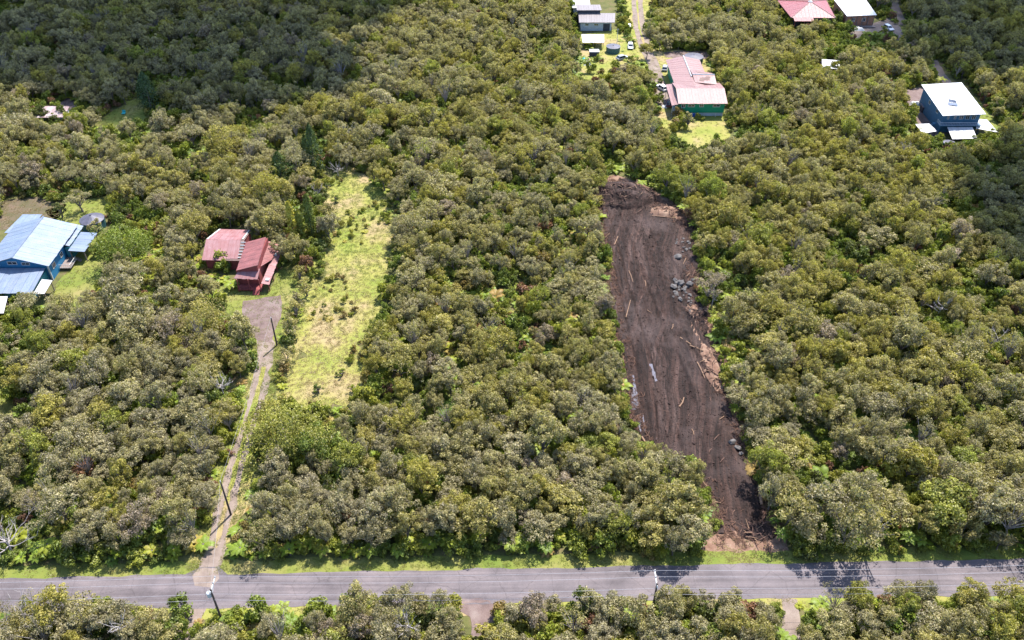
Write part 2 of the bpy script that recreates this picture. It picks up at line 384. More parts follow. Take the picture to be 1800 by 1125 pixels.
Z['rightyard'] = [(1588, 160), (1630, 150), (1660, 150), (1652, 175), (1640, 205), (1668, 232), (1640, 245), (1612, 215), (1596, 195)]
Z['rightgrass'] = [(1668, 140), (1712, 168), (1745, 205), (1778, 245), (1760, 250), (1725, 215), (1700, 185)]
Z['redyard'] = [(1470, 36), (1530, 44), (1565, 30), (1590, 55), (1580, 72), (1500, 66)]
Z['dirt'] = [(1052, 330), (1070, 318), (1108, 328), (1150, 348), (1185, 374), (1215, 392), (1224, 430), (1226, 520), (1248, 560), (1266, 640), (1284, 700), (1304, 760), (1320, 820), (1340, 870), (1348, 912), (1336, 938), (1262, 940), (1264, 915), (1248, 880), (1228, 850), (1192, 812), (1142, 798), (1118, 750), (1100, 700), (1088, 640), (1078, 560), (1068, 470), (1056, 400)]
Z['strawpatch'] = [(1236, 955), (1262, 930), (1340, 925), (1380, 945), (1396, 975), (1330, 993), (1240, 994)]
Z['strawedge'] = [(1205, 560), (1250, 545), (1266, 600), (1282, 690), (1262, 690), (1236, 620)]
Z['strawtop'] = [(1056, 318), (1080, 306), (1120, 318), (1180, 355), (1216, 385), (1200, 394), (1150, 352), (1100, 334)]

def road_far(x): return 84.5 + 0.0225 * x
def road_near(x): return 78.15 + 0.019 * x

def path_band(px, hw, z=0.0):
    c = [at(*p) for p in px]; l = []; r = []
    for i, p in enumerate(c):
        d = (c[min(i + 1, len(c) - 1)] - c[max(i - 1, 0)]); d = Vector((d.x, d.y)).normalized(); n = Vector((-d.y, d.x))
        w = hw[i] if isinstance(hw, (list, tuple)) else hw
        l.append((p.x + n.x * w, p.y + n.y * w)); r.append((p.x - n.x * w, p.y - n.y * w))
    return l + r[::-1]

DRIVE = [(366, 1003), (378, 965), (392, 910), (408, 850), (424, 790), (440, 735), (455, 685), (464, 645), (468, 605), (462, 585)]
TOPROAD = [(1118, -40), (1120, 10), (1124, 50), (1134, 84), (1148, 112), (1156, 140), (1162, 165), (1158, 185)]

g = MB(); g.box((-1500, -600, -3), (1500, 2400, 0)); ground = g.build('ground', M['litter']); tag(ground, kind='structure')
# road: one strip that runs out of the frame both ways
pts = [(x, road_near(x)) for x in range(-300, 301, 20)] + [(x, road_far(x)) for x in range(300, -301, -20)]
patch('road', pts, 0.06, M['road'], 0.4, 3)
patch('road_apron', W([(322, 1012), (352, 998), (384, 997), (402, 1012), (396, 1022), (330, 1026)]), 0.064, M['road'], 0.25, 5)
patch('gravel_spill', W([(348, 1000), (380, 999), (386, 1018), (372, 1032), (346, 1028), (338, 1012)]), 0.068, M['gravel'], 1.6, 6)
patch('gravel_spill', W([(800, 1062), (868, 1060), (862, 1052), (838, 1046), (812, 1053)]), 0.068, M['darkgravel'], 1.2, 7)
patch('verge', [(x, road_far(x) - 0.4) for x in range(-110, 111, 10)] + [(x, road_far(x) + 2.6) for x in range(110, -111, -10)], 0.03, M['lawn'], 0.9, 9)
patch('verge', [(x, road_near(x) - 1.9) for x in range(-110, 111, 10)] + [(x, road_near(x) + 0.4) for x in range(110, -111, -10)], 0.03, M['drylawn'], 0.8, 12)
patch('lawn', W(Z['clearing']), 0.03, M['drylawn'], 4.0, 21)
patch('lawn', W(Z['shrubgrass']), 0.024, M['drylawn'], 1.5, 50)
patch('lawn', W(Z['housegrass']), 0.02, M['lawn'], 1.0, 22)
patch('lawn', W(Z['bluelawn']), 0.02, M['lawn'], 1.0, 23)
patch('lawn', W(Z['leftgrass']), 0.02, M['lawn'], 1.0, 24)
patch('lawn', W(Z['shacklawn']), 0.02, M['lawn'], 1.5, 25)
patch('lawn', W(Z['greenyard']), 0.02, M['drylawn'], 1.2, 26)
patch('lawn', W(Z['greyyard']), 0.02, M['drylawn'], 1.2, 27)
patch('lawn', W(Z['topverge']), 0.012, M['drylawn'], 1.0, 28)
patch('lawn', W(Z['rightgrass']), 0.02, M['lawn'], 1.0, 29)
patch('scrub_ground', W(Z['scrubpatch']), 0.02, M['scrub'], 1.2, 30)
patch('gravel_pad', W(Z['pad']), 0.06, M['darkgravel'], 0.7, 31)
patch('gravel_yard', W(Z['rightyard']), 0.03, M['darkgravel'], 1.0, 32)
patch('gravel_yard', W(Z['redyard']), 0.03, M['gravel'], 1.0, 33)
patch('gravel_yard', W(Z['shackyard']), 0.03, M['darkgravel'], 1.0, 34)
patch('gravel_yard', W([(1168, 92), (1210, 88), (1245, 92), (1250, 104), (1200, 104), (1170, 101)]), 0.03, M['darkgravel'], 0.5, 35)
patch('dry_ground', W(Z['strawpatch']), 0.025, M['straw'], 1.2, 36)
patch('dry_ground', W(Z['strawedge']), 0.045, M['straw'], 1.2, 37)
patch('dry_ground', W(Z['strawtop']), 0.045, M['straw'], 1.2, 38)
patch('verge', path_band(DRIVE[:9], 3.4), 0.016, M['drylawn'], 0.9, 39)
patch('driveway', path_band(DRIVE, 1.6), 0.045, M['gravel'], 0.8, 40)
patch('grass_strip', path_band(DRIVE[1:8], 0.4), 0.07, M['drylawn'], 0.75, 41)
patch('driveway', path_band(TOPROAD, [2.2, 2.2, 2.2, 2.0, 1.9, 2.2, 2.6, 2.4]), 0.045, M['gravel'], 0.4, 42)
patch('grass_strip', path_band(TOPROAD[:4], 0.35), 0.07, M['drylawn'], 0.3, 43)
patch('path', path_band([(838, 1056), (848, 1080), (849, 1105), (850, 1140)], [3.4, 1.9, 1.7, 1.7]), 0.045, M['darkgravel'], 0.4, 44)
patch('path', path_band([(1388, 1052), (1391, 1085), (1390, 1140)], 1.2), 0.045, M['gravel'], 0.4, 45)
patch('path', path_band([(340, 1068), (334, 1095), (324, 1135)], [2.2, 1.5, 1.3]), 0.045, M['gravel'], 0.4, 46)
patch('path', path_band([(1566, -30), (1574, 15), (1588, 45)], 1.7), 0.045, M['gravel'], 0.5, 47)
patch('path', path_band([(1640, 105), (1652, 128), (1668, 150)], 1.5), 0.05, M['gravel'], 0.5, 48)
patch('path', path_band([(84, 135), (82, 160), (84, 175)], 1.2), 0.045, M['darkgravel'], 0.5, 49)

# bulldozed lot: furrowed earth
DP = np.array(W(Z['dirt'])); x0, y0 = DP.min(0) - 1; x1, y1 = DP.max(0) + 1
st = 0.3; nx = int((x1 - x0) / st); ny = int((y1 - y0) / st)
gx, gy = np.meshgrid(x0 + np.arange(nx + 1) * st, y0 + np.arange(ny + 1) * st, indexing='ij')
wob = (fbm(gx * 0.2, gy * 0.2, 60) - 0.47) * 6.5
keep = inside(gx + wob, gy + (fbm(gx * 0.2, gy * 0.2, 61) - 0.47) * 6, [tuple(p) for p in DP])
an = np.radians(np.clip(4 + (gx + (gy - 150) * .14 - 30) * .9, -4, 15)); u = gx + (gy - 120) * np.tan(an) + 6 * (fbm(gx * 0.025, gy * 0.025, 62) - 0.5); v = gy
fur = 0.65 * fbm(u * 0.6, v * 0.03, 63, 2) / 0.75 * 0.94 + 0.35 * fbm(u * 1.5, v * 0.05, 66, 2) / 0.75 * 0.94; lump = fbm(gx * 0.5, gy * 0.5, 64, 4)
dz = 0.28 + (fur - 0.47) * 1.9 + (lump - 0.47) * 0.6
for k_, fq in ((0, .33), (1, .5), (2, .8)):
    nn = vnoise(u * fq + 9 * k_, v * 0.012 + 5 * k_, 67 + k_); dz = dz - (.42, .34, .26)[k_] * np.exp(-((nn - .5) / (.05, .06, .07)[k_]) ** 2) + (.2, .16, .1)[k_] * np.exp(-((nn - .58) / .05) ** 2)
idx = -np.ones(gx.shape, int); idx[keep] = np.arange(keep.sum())
vs = np.stack([gx[keep], gy[keep], np.maximum(dz[keep], -0.2)], 1)
vs[:, 2] = np.maximum(vs[:, 2], 0.03)
fs = []
for i in range(nx):
    for j in range(ny):
        q = (idx[i, j], idx[i + 1, j], idx[i + 1, j + 1], idx[i, j + 1])
        if min(q) >= 0: fs.append(q)
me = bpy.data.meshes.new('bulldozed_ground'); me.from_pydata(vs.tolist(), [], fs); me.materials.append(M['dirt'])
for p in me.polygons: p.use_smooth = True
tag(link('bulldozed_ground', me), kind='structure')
def dirt_z(x, y):
    i = int((x - x0) / st); j = int((y - y0) / st)
    return float(max(dz[i, j], 0.03)) if 0 <= i <= nx and 0 <= j <= ny else 0.03
for k, pl in enumerate(([(1117, 575), (1124, 575), (1132, 660), (1126, 668)], [(1140, 640), (1150, 640), (1156, 670), (1148, 672)], [(1122, 735), (1136, 728), (1142, 755), (1128, 760)], [(1146, 738), (1154, 738), (1156, 770), (1148, 772)], [(1108, 660), (1116, 660), (1122, 720), (1112, 720)], [(1284, 775), (1298, 772), (1304, 795), (1290, 800)])):
    patch('puddle', W(pl), 0.08, M['water'], 0.6, 70 + k)

# ------------------------------------------------------------------ cloud banks overhead that shade parts of the forest
def cloud(px, py, rx, ry, seed, h=620):
    c = at(px, py) + SUN_DIR * (h / SUN_DIR.z)
    import bmesh
    bm = bmesh.new(); r = random.Random(seed)
    for k in range(26):
        a = r.uniform(0, 6.283); d = math.sqrt(r.random()) * 0.8
        s = r.uniform(0.22, 0.42) * (1.15 - d * 0.5)
        mt = Matrix.Translation((math.cos(a) * d * rx, math.sin(a) * d * ry, r.uniform(-4, 10))) @ Matrix.Diagonal((s * rx, s * ry, s * 26, 1))
        bmesh.ops.create_icosphere(bm, subdivisions=3, radius=1, matrix=mt)
    for v_ in bm.verts:
        n = mnoise.noise(v_.co * 0.07 + Vector((seed, 0, 0))) * 7 + mnoise.noise(v_.co * 0.2) * 3
        v_.co += Vector((v_.co.x / rx, v_.co.y / ry, 0.1)) * n * 1.4
    me = bpy.data.meshes.new('cloud'); bm.to_mesh(me); bm.free(); me.materials.append(M['cloud'])
    o = link('cloud', me, None, c); tag(o, kind='structure'); return o
m = bpy.data.materials.new('cloud_vapour'); m.use_nodes = True; nt = m.node_tree
for n in list(nt.nodes): nt.nodes.remove(n)
o_ = nt.nodes.new('ShaderNodeOutputMaterial'); tr_ = nt.nodes.new('ShaderNodeBsdfTransparent'); df_ = nt.nodes.new('ShaderNodeBsdfDiffuse')
df_.inputs[0].default_value = (0.9, 0.9, 0.92, 1); mx_ = nt.nodes.new('ShaderNodeMixShader'); mx_.inputs[0].default_value = 0.7
nt.links.new(tr_.outputs[0], mx_.inputs[1]); nt.links.new(df_.outputs[0], mx_.inputs[2]); nt.links.new(mx_.outputs[0], o_.inputs[0]); M['cloud'] = m
cloud(80, 35, 160, 98, 3); cloud(1835, 70, 66, 66, 8); cloud(1880, 420, 30, 40, 14)

# ------------------------------------------------------------------ leaf geometry
def leaf_mesh(name, pos, nrm, size, v, mat, asp=0.5):
    """one diamond-shaped leaf spray per point"""
    n = len(pos)
    nrm = nrm / (np.linalg.norm(nrm, axis=1, keepdims=True) + 1e-9)
    r = rng.normal(size=(n, 3)); a = np.cross(nrm, r); a /= np.linalg.norm(a, axis=1, keepdims=True) + 1e-9; b = np.cross(nrm, a)
    s = size[:, None]
    co = np.empty((n, 4, 3)); co[:, 0] = pos - a * s; co[:, 1] = pos - b * s * asp; co[:, 2] = pos + a * s; co[:, 3] = pos + b * s * asp
    co[:, 0] -= nrm * s * 0.25; co[:, 2] -= nrm * s * 0.25
    me = bpy.data.meshes.new(name)
    me.vertices.add(n * 4); me.vertices.foreach_set('co', co.reshape(-1))
    me.loops.add(n * 4); me.loops.foreach_set('vertex_index', np.arange(n * 4, dtype=np.int32))
    me.polygons.add(n); me.polygons.foreach_set('loop_start', np.arange(0, n * 4, 4, dtype=np.int32))
    me.update(calc_edges=True)
    at_ = me.attributes.new('v', 'FLOAT', 'FACE'); at_.data.foreach_set('value', np.clip(v, 0, 1).astype(np.float32))
    me.materials.append(mat); return me

def unit(n):
    d = rng.normal(size=(n, 3)); return d / np.linalg.norm(d, axis=1, keepdims=True)

def crown_mesh(name, R, Hc, zc, nl, per, leaf, mat, lobe=(0.3, 0.46), under=-0.35, flat=1.0):
    """crown of many tufted lobes on a lumpy dome, hollow towards the inside like a real one"""
    P = []; N = []; S = []; V = []; C = []
    ph = rng.uniform(0, 6.28, 3)
    for k in range(nl):
        while True:
            d = unit(1)[0]
            if d[2] > under: break
        a = math.atan2(d[1], d[0]); out = 0.74 + 0.2 * math.sin(2 * a + ph[0]) + 0.14 * math.sin(3 * a + ph[1])
        c = np.array([d[0] * R * out, d[1] * R * out, zc + d[2] * Hc * (0.8 + 0.2 * math.sin(a + ph[2]))]) * 1.0
        c += rng.normal(size=3) * 0.2 * R * np.array([1, 1, .8])
        rl = R * rng.uniform(*lobe); tv = rng.uniform(0.15, 0.85)
        n = max(12, int(per * (rl / (R * 0.38)) ** 2))
        dd = unit(n); dd[:, 2] = np.abs(dd[:, 2]) * rng.choice([1, 1, 1, -0.6], n); dd /= np.linalg.norm(dd, axis=1, keepdims=True)
        bump = 0.82 + 0.1 * rng.exponential(1.0, n) * (rng.random(n) < .3) + 0.2 * np.sin(dd[:, 0] * 7 + ph[0] * k) * np.sin(dd[:, 1] * 7 + ph[1] * k) + rng.uniform(-0.12, 0.12, n)
        P.append(c + dd * (rl * bump)[:, None] * np.array([1, 1, 0.85 * flat])); N.append(dd * 1.1 + rng.normal(size=(n, 3)) * 0.7 + np.array([0, 0, 0.25]))
        S.append(leaf * rng.uniform(0.6, 1.3, n)); V.append(np.clip(tv + rng.normal(size=n) * 0.2, 0, 1)); C.append(c)
    return leaf_mesh(name, np.concatenate(P), np.concatenate(N), np.concatenate(S), np.concatenate(V), mat), np.array(C)

def trunk_mesh(name, C, zc, r0, mat, nb=7, lean=0.3, fork=None):
    m_ = MB(); lx, ly = rnd.uniform(-lean, lean), rnd.uniform(-lean, lean); f = fork or zc * 0.42
    m_.tube([(0, 0, -0.15), (lx * 0.4, ly * 0.2, f * 0.5), (lx, ly, f)], [r0 * 1.25, r0 * 0.9, r0 * 0.75], 7)
    for c in C[rng.permutation(len(C))[:nb]]:
        mid = Vector((lx, ly, f)).lerp(Vector(c), 0.5) + Vector((rnd.uniform(-.2, .2), rnd.uniform(-.2, .2), 0.25))
        m_.tube([(lx, ly, f * 0.96), mid, Vector(c)], [r0 * 0.6, r0 * 0.38, r0 * 0.16], 5)
    return m_.mesh(name, mat)

OH = []
for k in range(10):
    R = rnd.uniform(2.2, 2.9); Hc = R * rnd.uniform(0.75, 1.15); zc = rnd.uniform(3.6, 4.6)
    cm, C = crown_mesh('ohia_crown', R, Hc, zc, rnd.randint(44, 66), 165, 0.16, M['ohia'], (0.14, 0.34), -0.35)
    OH.append((cm, trunk_mesh('ohia_trunk', C, zc, 0.16, M['bark'])))
# looser, younger trees with a narrow crown
for k in range(3):
    R = rnd.uniform(1.3, 1.7); cm, C = crown_mesh('ohia_crown', R, R * 1.6, 3.2, 20, 120, 0.15, M['ohia'], (0.3, 0.5), -0.6)
    OH.append((cm, trunk_mesh('ohia_trunk', C, 3.0, 0.1, M['bark'])))

for k in range(4):
    R = rnd.uniform(2.0, 2.6); cm, C = crown_mesh('ohia_crown', R, R * rnd.uniform(.8, 1.2), rnd.uniform(4.2, 5.2), 34, 60, 0.13, M['ohia'], (0.14, 0.3), -0.2)
    OH.append((cm, trunk_mesh('ohia_trunk', C, 4.4, 0.15, M['palebark'], 20, .5, 1.6)))
# flat spreading crowns
for k in range(3):
    R = rnd.uniform(2.9, 3.4); cm, C = crown_mesh('ohia_crown', R, R * .5, rnd.uniform(4.0, 4.8), 56, 165, 0.16, M['ohia'], (0.12, 0.28), -0.1)
    OH.append((cm, trunk_mesh('ohia_trunk', C, 4.2, 0.17, M['bark'], 10)))

def frond_mesh(name, L, droop, mat, npin=15, wid=0.24):
    """arching fern frond: a rib with paired pinnae"""
    vs = []; fs = []; V = []
    def rib(t): return Vector((L * (t - 0.12 * t * t), 0, L * (0.42 * t - droop * t * t)))
    for i in range(npin):
        t = 0.1 + 0.9 * i / (npin - 1); p = rib(t); p2 = rib(min(1, t + 0.075)); w = wid * L * math.sin(math.pi * (0.12 + 0.88 * t) ** 0.8) + 0.03
        for s in (-1, 1):
            n = len(vs); q = Vector((p.x + w * 0.35, s * w, p.z - w * 0.22))
            vs += [p, p2, q + Vector((0.05, 0, 0)), q]; fs.append((n, n + 1, n + 2, n + 3) if s > 0 else (n + 3, n + 2, n + 1, n)); V.append(0.3 + 0.4 * rnd.random())
    me = bpy.data.meshes.new(name); me.from_pydata([tuple(p) for p in vs], [], fs)
    a_ = me.attributes.new('v', 'FLOAT', 'FACE'); a_.data.foreach_set('value', V); me.materials.append(mat); me.update(); return me
FROND = [frond_mesh('frond', 1.9, 0.55, M['fern']), frond_mesh('frond', 1.7, 0.7, M['fern']), frond_mesh('frond', 1.5, 0.35, M['fern'])]
fm = MB(); fm.tube([(0, 0, -0.1), (0.04, 0, 0.7), (0, 0.03, 1.5)], [0.16, 0.12, 0.14], 7); FTRUNK = fm.mesh('fern_trunk', M['bark'])

def merge(name, parts, mat):
    """parts = [(mesh, matrix)] into one mesh, keeping 'v'"""
    vs = []; fs = []; V = []
    for me, mt in parts:
        n = len(vs); vs += [tuple(mt @ v_.co) for v_ in me.vertices]
        fs += [tuple(i + n for i in p.vertices) for p in me.polygons]; V += [d.value for d in me.attributes['v'].data]
    me = bpy.data.meshes.new(name); me.from_pydata(vs, [], fs); a_ = me.attributes.new('v', 'FLOAT', 'FACE'); a_.data.foreach_set('value', V)
    me.materials.append(mat); me.update(); return me
def ferncrown(n, z, sc_, tilt):
    return [(rnd.choice(FROND), Matrix.Translation((0, 0, z)) @ Matrix.Rotation(6.283 * k / n + rnd.uniform(-.2, .2), 4, 'Z') @ Matrix.Rotation(-tilt + rnd.uniform(-.25, .25), 4, 'Y') @ Matrix.Scale(sc_ * rnd.uniform(.8, 1.1), 4)) for k in range(n)]
FERNMASS = [merge('fern_clump', ferncrown(9, 0.15, 0.75, 0.15), M['fern']) for k in range(3)]
SHR = []
for k in range(4):
    cm, C = crown_mesh('shrub_foliage', 1.0, 0.75, 0.55, 12, 70, 0.13, M['shrub'], (0.3, 0.5), -0.2); SHR.append(cm)
# grass tuft
TUFT = []
for k in range(3):
    vs = []; fs = []; V = []
    for b in range(16):
        a = rnd.uniform(0, 6.283); d = rnd.uniform(0, 0.28); p = Vector((math.cos(a) * d, math.sin(a) * d, 0)); h = rnd.uniform(.16, .36)
        o = Vector((math.cos(a), math.sin(a), 0)) * rnd.uniform(.05, .22); w = Vector((-math.sin(a), math.cos(a), 0)) * 0.045; n = len(vs)
        vs += [p - w, p + w, p + o + Vector((0, 0, h))]; fs.append((n, n + 1, n + 2)); V.append(rnd.uniform(.2, .8))
    me = bpy.data.meshes.new('grass_tuft'); me.from_pydata([tuple(p) for p in vs], [], fs); a_ = me.attributes.new('v', 'FLOAT', 'FACE'); a_.data.foreach_set('value', V)
    me.materials.append(M['grass']); TUFT.append(me)

# ------------------------------------------------------------------ stuff made of many plants (one object each)
def scatter(name, protos, xy, z, rotz, scl, tone, idx, tilt=None):
    """points carrying copies of the given meshes; protos = list of mesh tuples joined per copy"""
    n = len(xy); me = bpy.data.meshes.new(name); me.vertices.add(n)
    co = np.zeros((n, 3)); co[:, :2] = xy; co[:, 2] = z; me.vertices.foreach_set('co', co.reshape(-1))
    def attr(nm, ty, key, arr):
        a_ = me.attributes.new(nm, ty, 'POINT'); a_.data.foreach_set(key, np.ascontiguousarray(arr).reshape(-1))
    rv = np.zeros((n, 3), np.float32); rv[:, 2] = rotz
    if tilt is not None: rv[:, :2] = tilt
    attr('rot', 'FLOAT_VECTOR', 'vector', rv); attr('scl', 'FLOAT_VECTOR', 'vector', scl.astype(np.float32)); attr('tone', 'FLOAT', 'value', tone.astype(np.float32)); attr('idx', 'INT', 'value', idx.astype(np.int32))
    for tup in protos:
        for m_ in tup:
            for mt in m_.materials:
                if mt.name not in me.materials: me.materials.append(mt)
    o = link(name, me); ng = bpy.data.node_groups.new(name, 'GeometryNodeTree')
    ng.interface.new_socket('Geometry', in_out='INPUT', socket_type='NodeSocketGeometry'); ng.interface.new_socket('Geometry', in_out='OUTPUT', socket_type='NodeSocketGeometry')
    N = ng.nodes; L = ng.links; gi = N.new('NodeGroupInput'); go = N.new('NodeGroupOutput')
    gl = N.new('GeometryNodeJoinGeometry')
    for tup in reversed(protos):      # the join lists its links last first
        j = N.new('GeometryNodeJoinGeometry')
        for m_ in tup:
            oi = N.new('GeometryNodeObjectInfo'); oi.transform_space = 'ORIGINAL'; oi.inputs['Object'].default_value = PROTO_OBJ[m_.name]
            L.new(oi.outputs['Geometry'], j.inputs[0])
        ti = N.new('GeometryNodeGeometryToInstance'); L.new(j.outputs[0], ti.inputs[0]); L.new(ti.outputs[0], gl.inputs[0])
    ip = N.new('GeometryNodeInstanceOnPoints'); L.new(gi.outputs[0], ip.inputs['Points']); L.new(gl.outputs[0], ip.inputs['Instance']); ip.inputs['Pick Instance'].default_value = True
    for nm, ty, sk in (('idx', 'INT', 'Instance Index'), ('rot', 'FLOAT_VECTOR', 'Rotation'), ('scl', 'FLOAT_VECTOR', 'Scale')):
        na = N.new('GeometryNodeInputNamedAttribute'); na.data_type = ty; na.inputs['Name'].default_value = nm
        L.new(na.outputs['Attribute'], ip.inputs[sk])
    L.new(ip.outputs[0], go.inputs[0])
    md = o.modifiers.new('plants', 'NODES'); md.node_group = ng
    return o
PROTO_OBJ = {}
def proto(me):
    """an object that carries the mesh for the scatters; it is not placed in the scene itself"""
    if me.name not in PROTO_OBJ: PROTO_OBJ[me.name] = bpy.data.objects.new(me.name, me)
for a_, b_ in OH: proto(a_); proto(b_)
for a_ in FERNMASS + SHR + TUFT: proto(a_)

# ------------------------------------------------------------------ where trees may stand
VISIBLE = {  # outlines, in the photo, of houses and yards no tree may cover
    'blue': [(-20, 395), (70, 378), (190, 360), (192, 405), (172, 430), (160, 470), (112, 530), (70, 545), (0, 520), (-20, 520)],
    'rust': [(352, 432), (375, 402), (440, 402), (448, 425), (492, 440), (492, 455), (475, 515), (415, 515), (395, 470), (355, 462)],
    'green': [(1150, 100), (1240, 90), (1262, 150), (1284, 205), (1172, 205), (1160, 130)],
    'grey': [(1010, -10), (1085, -10), (1090, 62), (1072, 82), (1018, 80)],
    'redroof': [(1366, -20), (1450, -20), (1470, 30), (1395, 34), (1375, 15)],
    'brown': [(1466, -20), (1528, -20), (1540, 42), (1572, 52), (1552, 56), (1488, 48)],
    'right': [(1612, 150), (1695, 140), (1738, 198), (1752, 232), (1715, 248), (1675, 260), (1608, 234), (1600, 180)],
    'shed': [(1446, 106), (1478, 106), (1478, 122), (1446, 122)],
    'shack': [(62, 186), (140, 186), (136, 208), (110, 206), (64, 208)],
    'tanks': [(1062, 70), (1092, 70), (1092, 90), (1062, 90)],
    'path_a': [(800, 1050), (866, 1048), (870, 1125), (828, 1125)],
    'path_b': [(1378, 1062), (1402, 1062), (1406, 1125), (1374, 1125)],
    'path_c': [(318, 1066), (362, 1066), (345, 1100), (328, 1100)],
    'p1': [(392, 1060), (560, 1055), (600, 1058), (520, 1076), (400, 1090)],
    'drive': [(338, 1000), (358, 930), (386, 850), (410, 770), (430, 700), (440, 650), (440, 600), (500, 600), (490, 660), (482, 700), (464, 780), (442, 850), (420, 930), (405, 1000)],
    'trackA': [(1560, 0), (1582, 0), (1596, 45), (1578, 50)], 'trackB': [(1635, 105), (1655, 105), (1680, 150), (1650, 150)],
    'tree225': [(180, 365), (272, 365), (272, 455), (190, 455)], 'tree510': [(450, 690), (575, 690), (580, 800), (450, 800)],
    'tree1255': [(1222, 470), (1290, 455), (1295, 530), (1225, 540)], 'lonetrees': [(90, 340), (180, 335), (180, 380), (90, 385)],
    'conif': [(541, 240), (566, 240), (566, 300), (541, 300)], 'conif1': [(486, 285), (508, 285), (508, 318), (486, 318)], 'conif2': [(508, 350), (556, 340), (556, 415), (508, 415)], 'conif3': [(258, 140), (276, 140), (278, 185), (258, 185)],
    'dead25': [(-20, 905), (65, 905), (65, 985), (-20, 985)],
    'whitecarport': [(-10, 512), (24, 520), (22, 548), (-10, 552)],
    'gravyard': [(1440, 60), (1560, 62), (1560, 78), (1440, 76)],
}
SOFT = [Z[k] for k in Z if k not in ('fernspot', 'strawedge')]
HARD = list(VISIBLE.values())

def free_for_tree(x, y, s):
    """True where a tree of size s neither stands in nor hides an opening that the photo shows"""
    ok = ~((y > road_near(x) - 1.2 - 0.6 * s) & (y < road_far(x) + np.where((x > 18) & (x < 30), 1.9, np.where(x > 30, 1.6, 4.0))))
    for dx, z in ((0, 0), (0, 2.6), (0, 5.0), (-1.5, 3.6), (1.5, 3.6)):
        px, py = pix(x + dx * s, y, z * s)
        px = px + (fbm(x * .13, y * .13, 110) - .47) * 70; py = py + (fbm(x * .13, y * .13, 111) - .47) * 60
        for p in SOFT: ok &= ~inside(*((px, py) if p is not Z['dirt'] else pix(x + dx * s, y, z * s)), p)
    for dx, z in ((0, 0), (0, 2.5), (0, 5.8), (-2.5, 4), (2.5, 4), (0, 4), (-1.5, 5.2), (1.5, 5.2)):
        px, py = pix(x + dx * s, y, z * (.3 + .72 * s) * 1.2)
        for p in HARD: ok &= ~inside(px, py, p)
    return ok

sp = 2.55
gx_, gy_ = np.meshgrid(np.arange(-250, 251, sp), np.arange(58, 400, sp * 0.92), indexing='ij')
gx_[:, ::2] += sp * 0.5
gx_ = gx_ + rng.uniform(-.36, .36, gx_.shape) * sp; gy_ = gy_ + rng.uniform(-.36, .36, gy_.shape) * sp
TX, TY = gx_.ravel(), gy_.ravel(); px, py = pix(TX, TY)
k_ = (px > -190) & (px < 1990) & (py > -130) & (py < 1300); TX, TY, px, py = TX[k_], TY[k_], px[k_], py[k_]
big = fbm(TX * 0.035, TY * 0.035, 90, 3)
TS = 0.48 + 0.72 * rng.beta(1.7, 2.4, len(TX)) * (0.55 + 0.95 * big); TS[rng.random(len(TX)) < .035] *= 1.35
lot = inside(px, py, [(860, 310), (1056, 310), (1062, 690), (856, 690)])
TS[lot] *= 0.82
TS[py > 1040] = np.minimum(TS[py > 1040] * 1.08, .95)
TS[(TY > road_far(TX)) & (TY < road_far(TX) + 9) & (px > 1180)] *= 1.3; TS[(TY > road_far(TX)) & (TY < road_far(TX) + 9) & (px < 340)] *= 1.15
gap = fbm(TX * 0.09, TY * 0.09, 91, 3)
keep = (gap + rng.uniform(-.12, .12, len(TX)) > 0.34) & free_for_tree(TX, TY, TS)
keep &= ~(lot & (rng.random(len(TX)) < 0.12))
TX, TY, TS, px, py = TX[keep], TY[keep], TS[keep], px[keep], py[keep]
# crowns must not sit inside one another: larger trees first
order = np.argsort(-TS); cell = {}; sel = []
for i in order:
    c = (int(TX[i] // 5), int(TY[i] // 5)); good = True
    for a in (-1, 0, 1):
        for b in (-1, 0, 1):
            for j in cell.get((c[0] + a, c[1] + b), ()):
                if (TX[i] - TX[j]) ** 2 + (TY[i] - TY[j]) ** 2 < (1.4 * (TS[i] + TS[j])) ** 2: good = False
    if good: cell.setdefault(c, []).append(i); sel.append(i)
sel = np.array(sel); TX, TY, TS, px, py = TX[sel], TY[sel], TS[sel], px[sel], py[sel]
n = len(TX)
TT = 0.46 + (fbm(TX * 0.03, TY * 0.03, 92, 3) - 0.47) * 0.7 + rng.normal(size=n) * 0.16 + np.clip((px - 850) / 6000, -.12, .12) - .05 * (py > 550)
r_ = rng.random(n); TT[r_ < 0.02] = rng.uniform(0.0, 0.08); TT[(r_ > 0.9)] = rng.uniform(0.68, 0.82); TT[(r_ > 0.965)] = rng.uniform(0.85, 1.0)
TT = np.clip(TT, 0.06, .93); TT[(TT < .2) & (r_ > .03)] = .2 + .1 * rng.random(((TT < .2) & (r_ > .03)).sum())
TI = rng.integers(0, 10, n); young = (rng.random(n) < 0.1) | (lot[keep][sel] & (rng.random(n) < 0.3)); TI[young] = rng.integers(10, 13, young.sum()); rr_ = rng.random(n); th_ = (rr_ < .07) & ~young; TI[th_] = rng.integers(13, 17, th_.sum()); fl_ = (rr_ > .84) & ~young; TI[fl_] = rng.integers(17, 20, fl_.sum())
TR = rng.uniform(0, 6.283, n)
TSC = np.stack([TS * rng.uniform(.85, 1.15, n), TS * rng.uniform(.85, 1.15, n), (.3 + .72 * TS) * rng.uniform(.72, 1.32, n)], 1)
inview = (px > 12) & (px < 1788) & (py < 1150) & (py > 0)
dist = TX ** 2 + TY ** 2; near = np.argsort(np.where(inview, dist, 1e9))[:300]
isnear = np.zeros(n, bool); isnear[near] = True

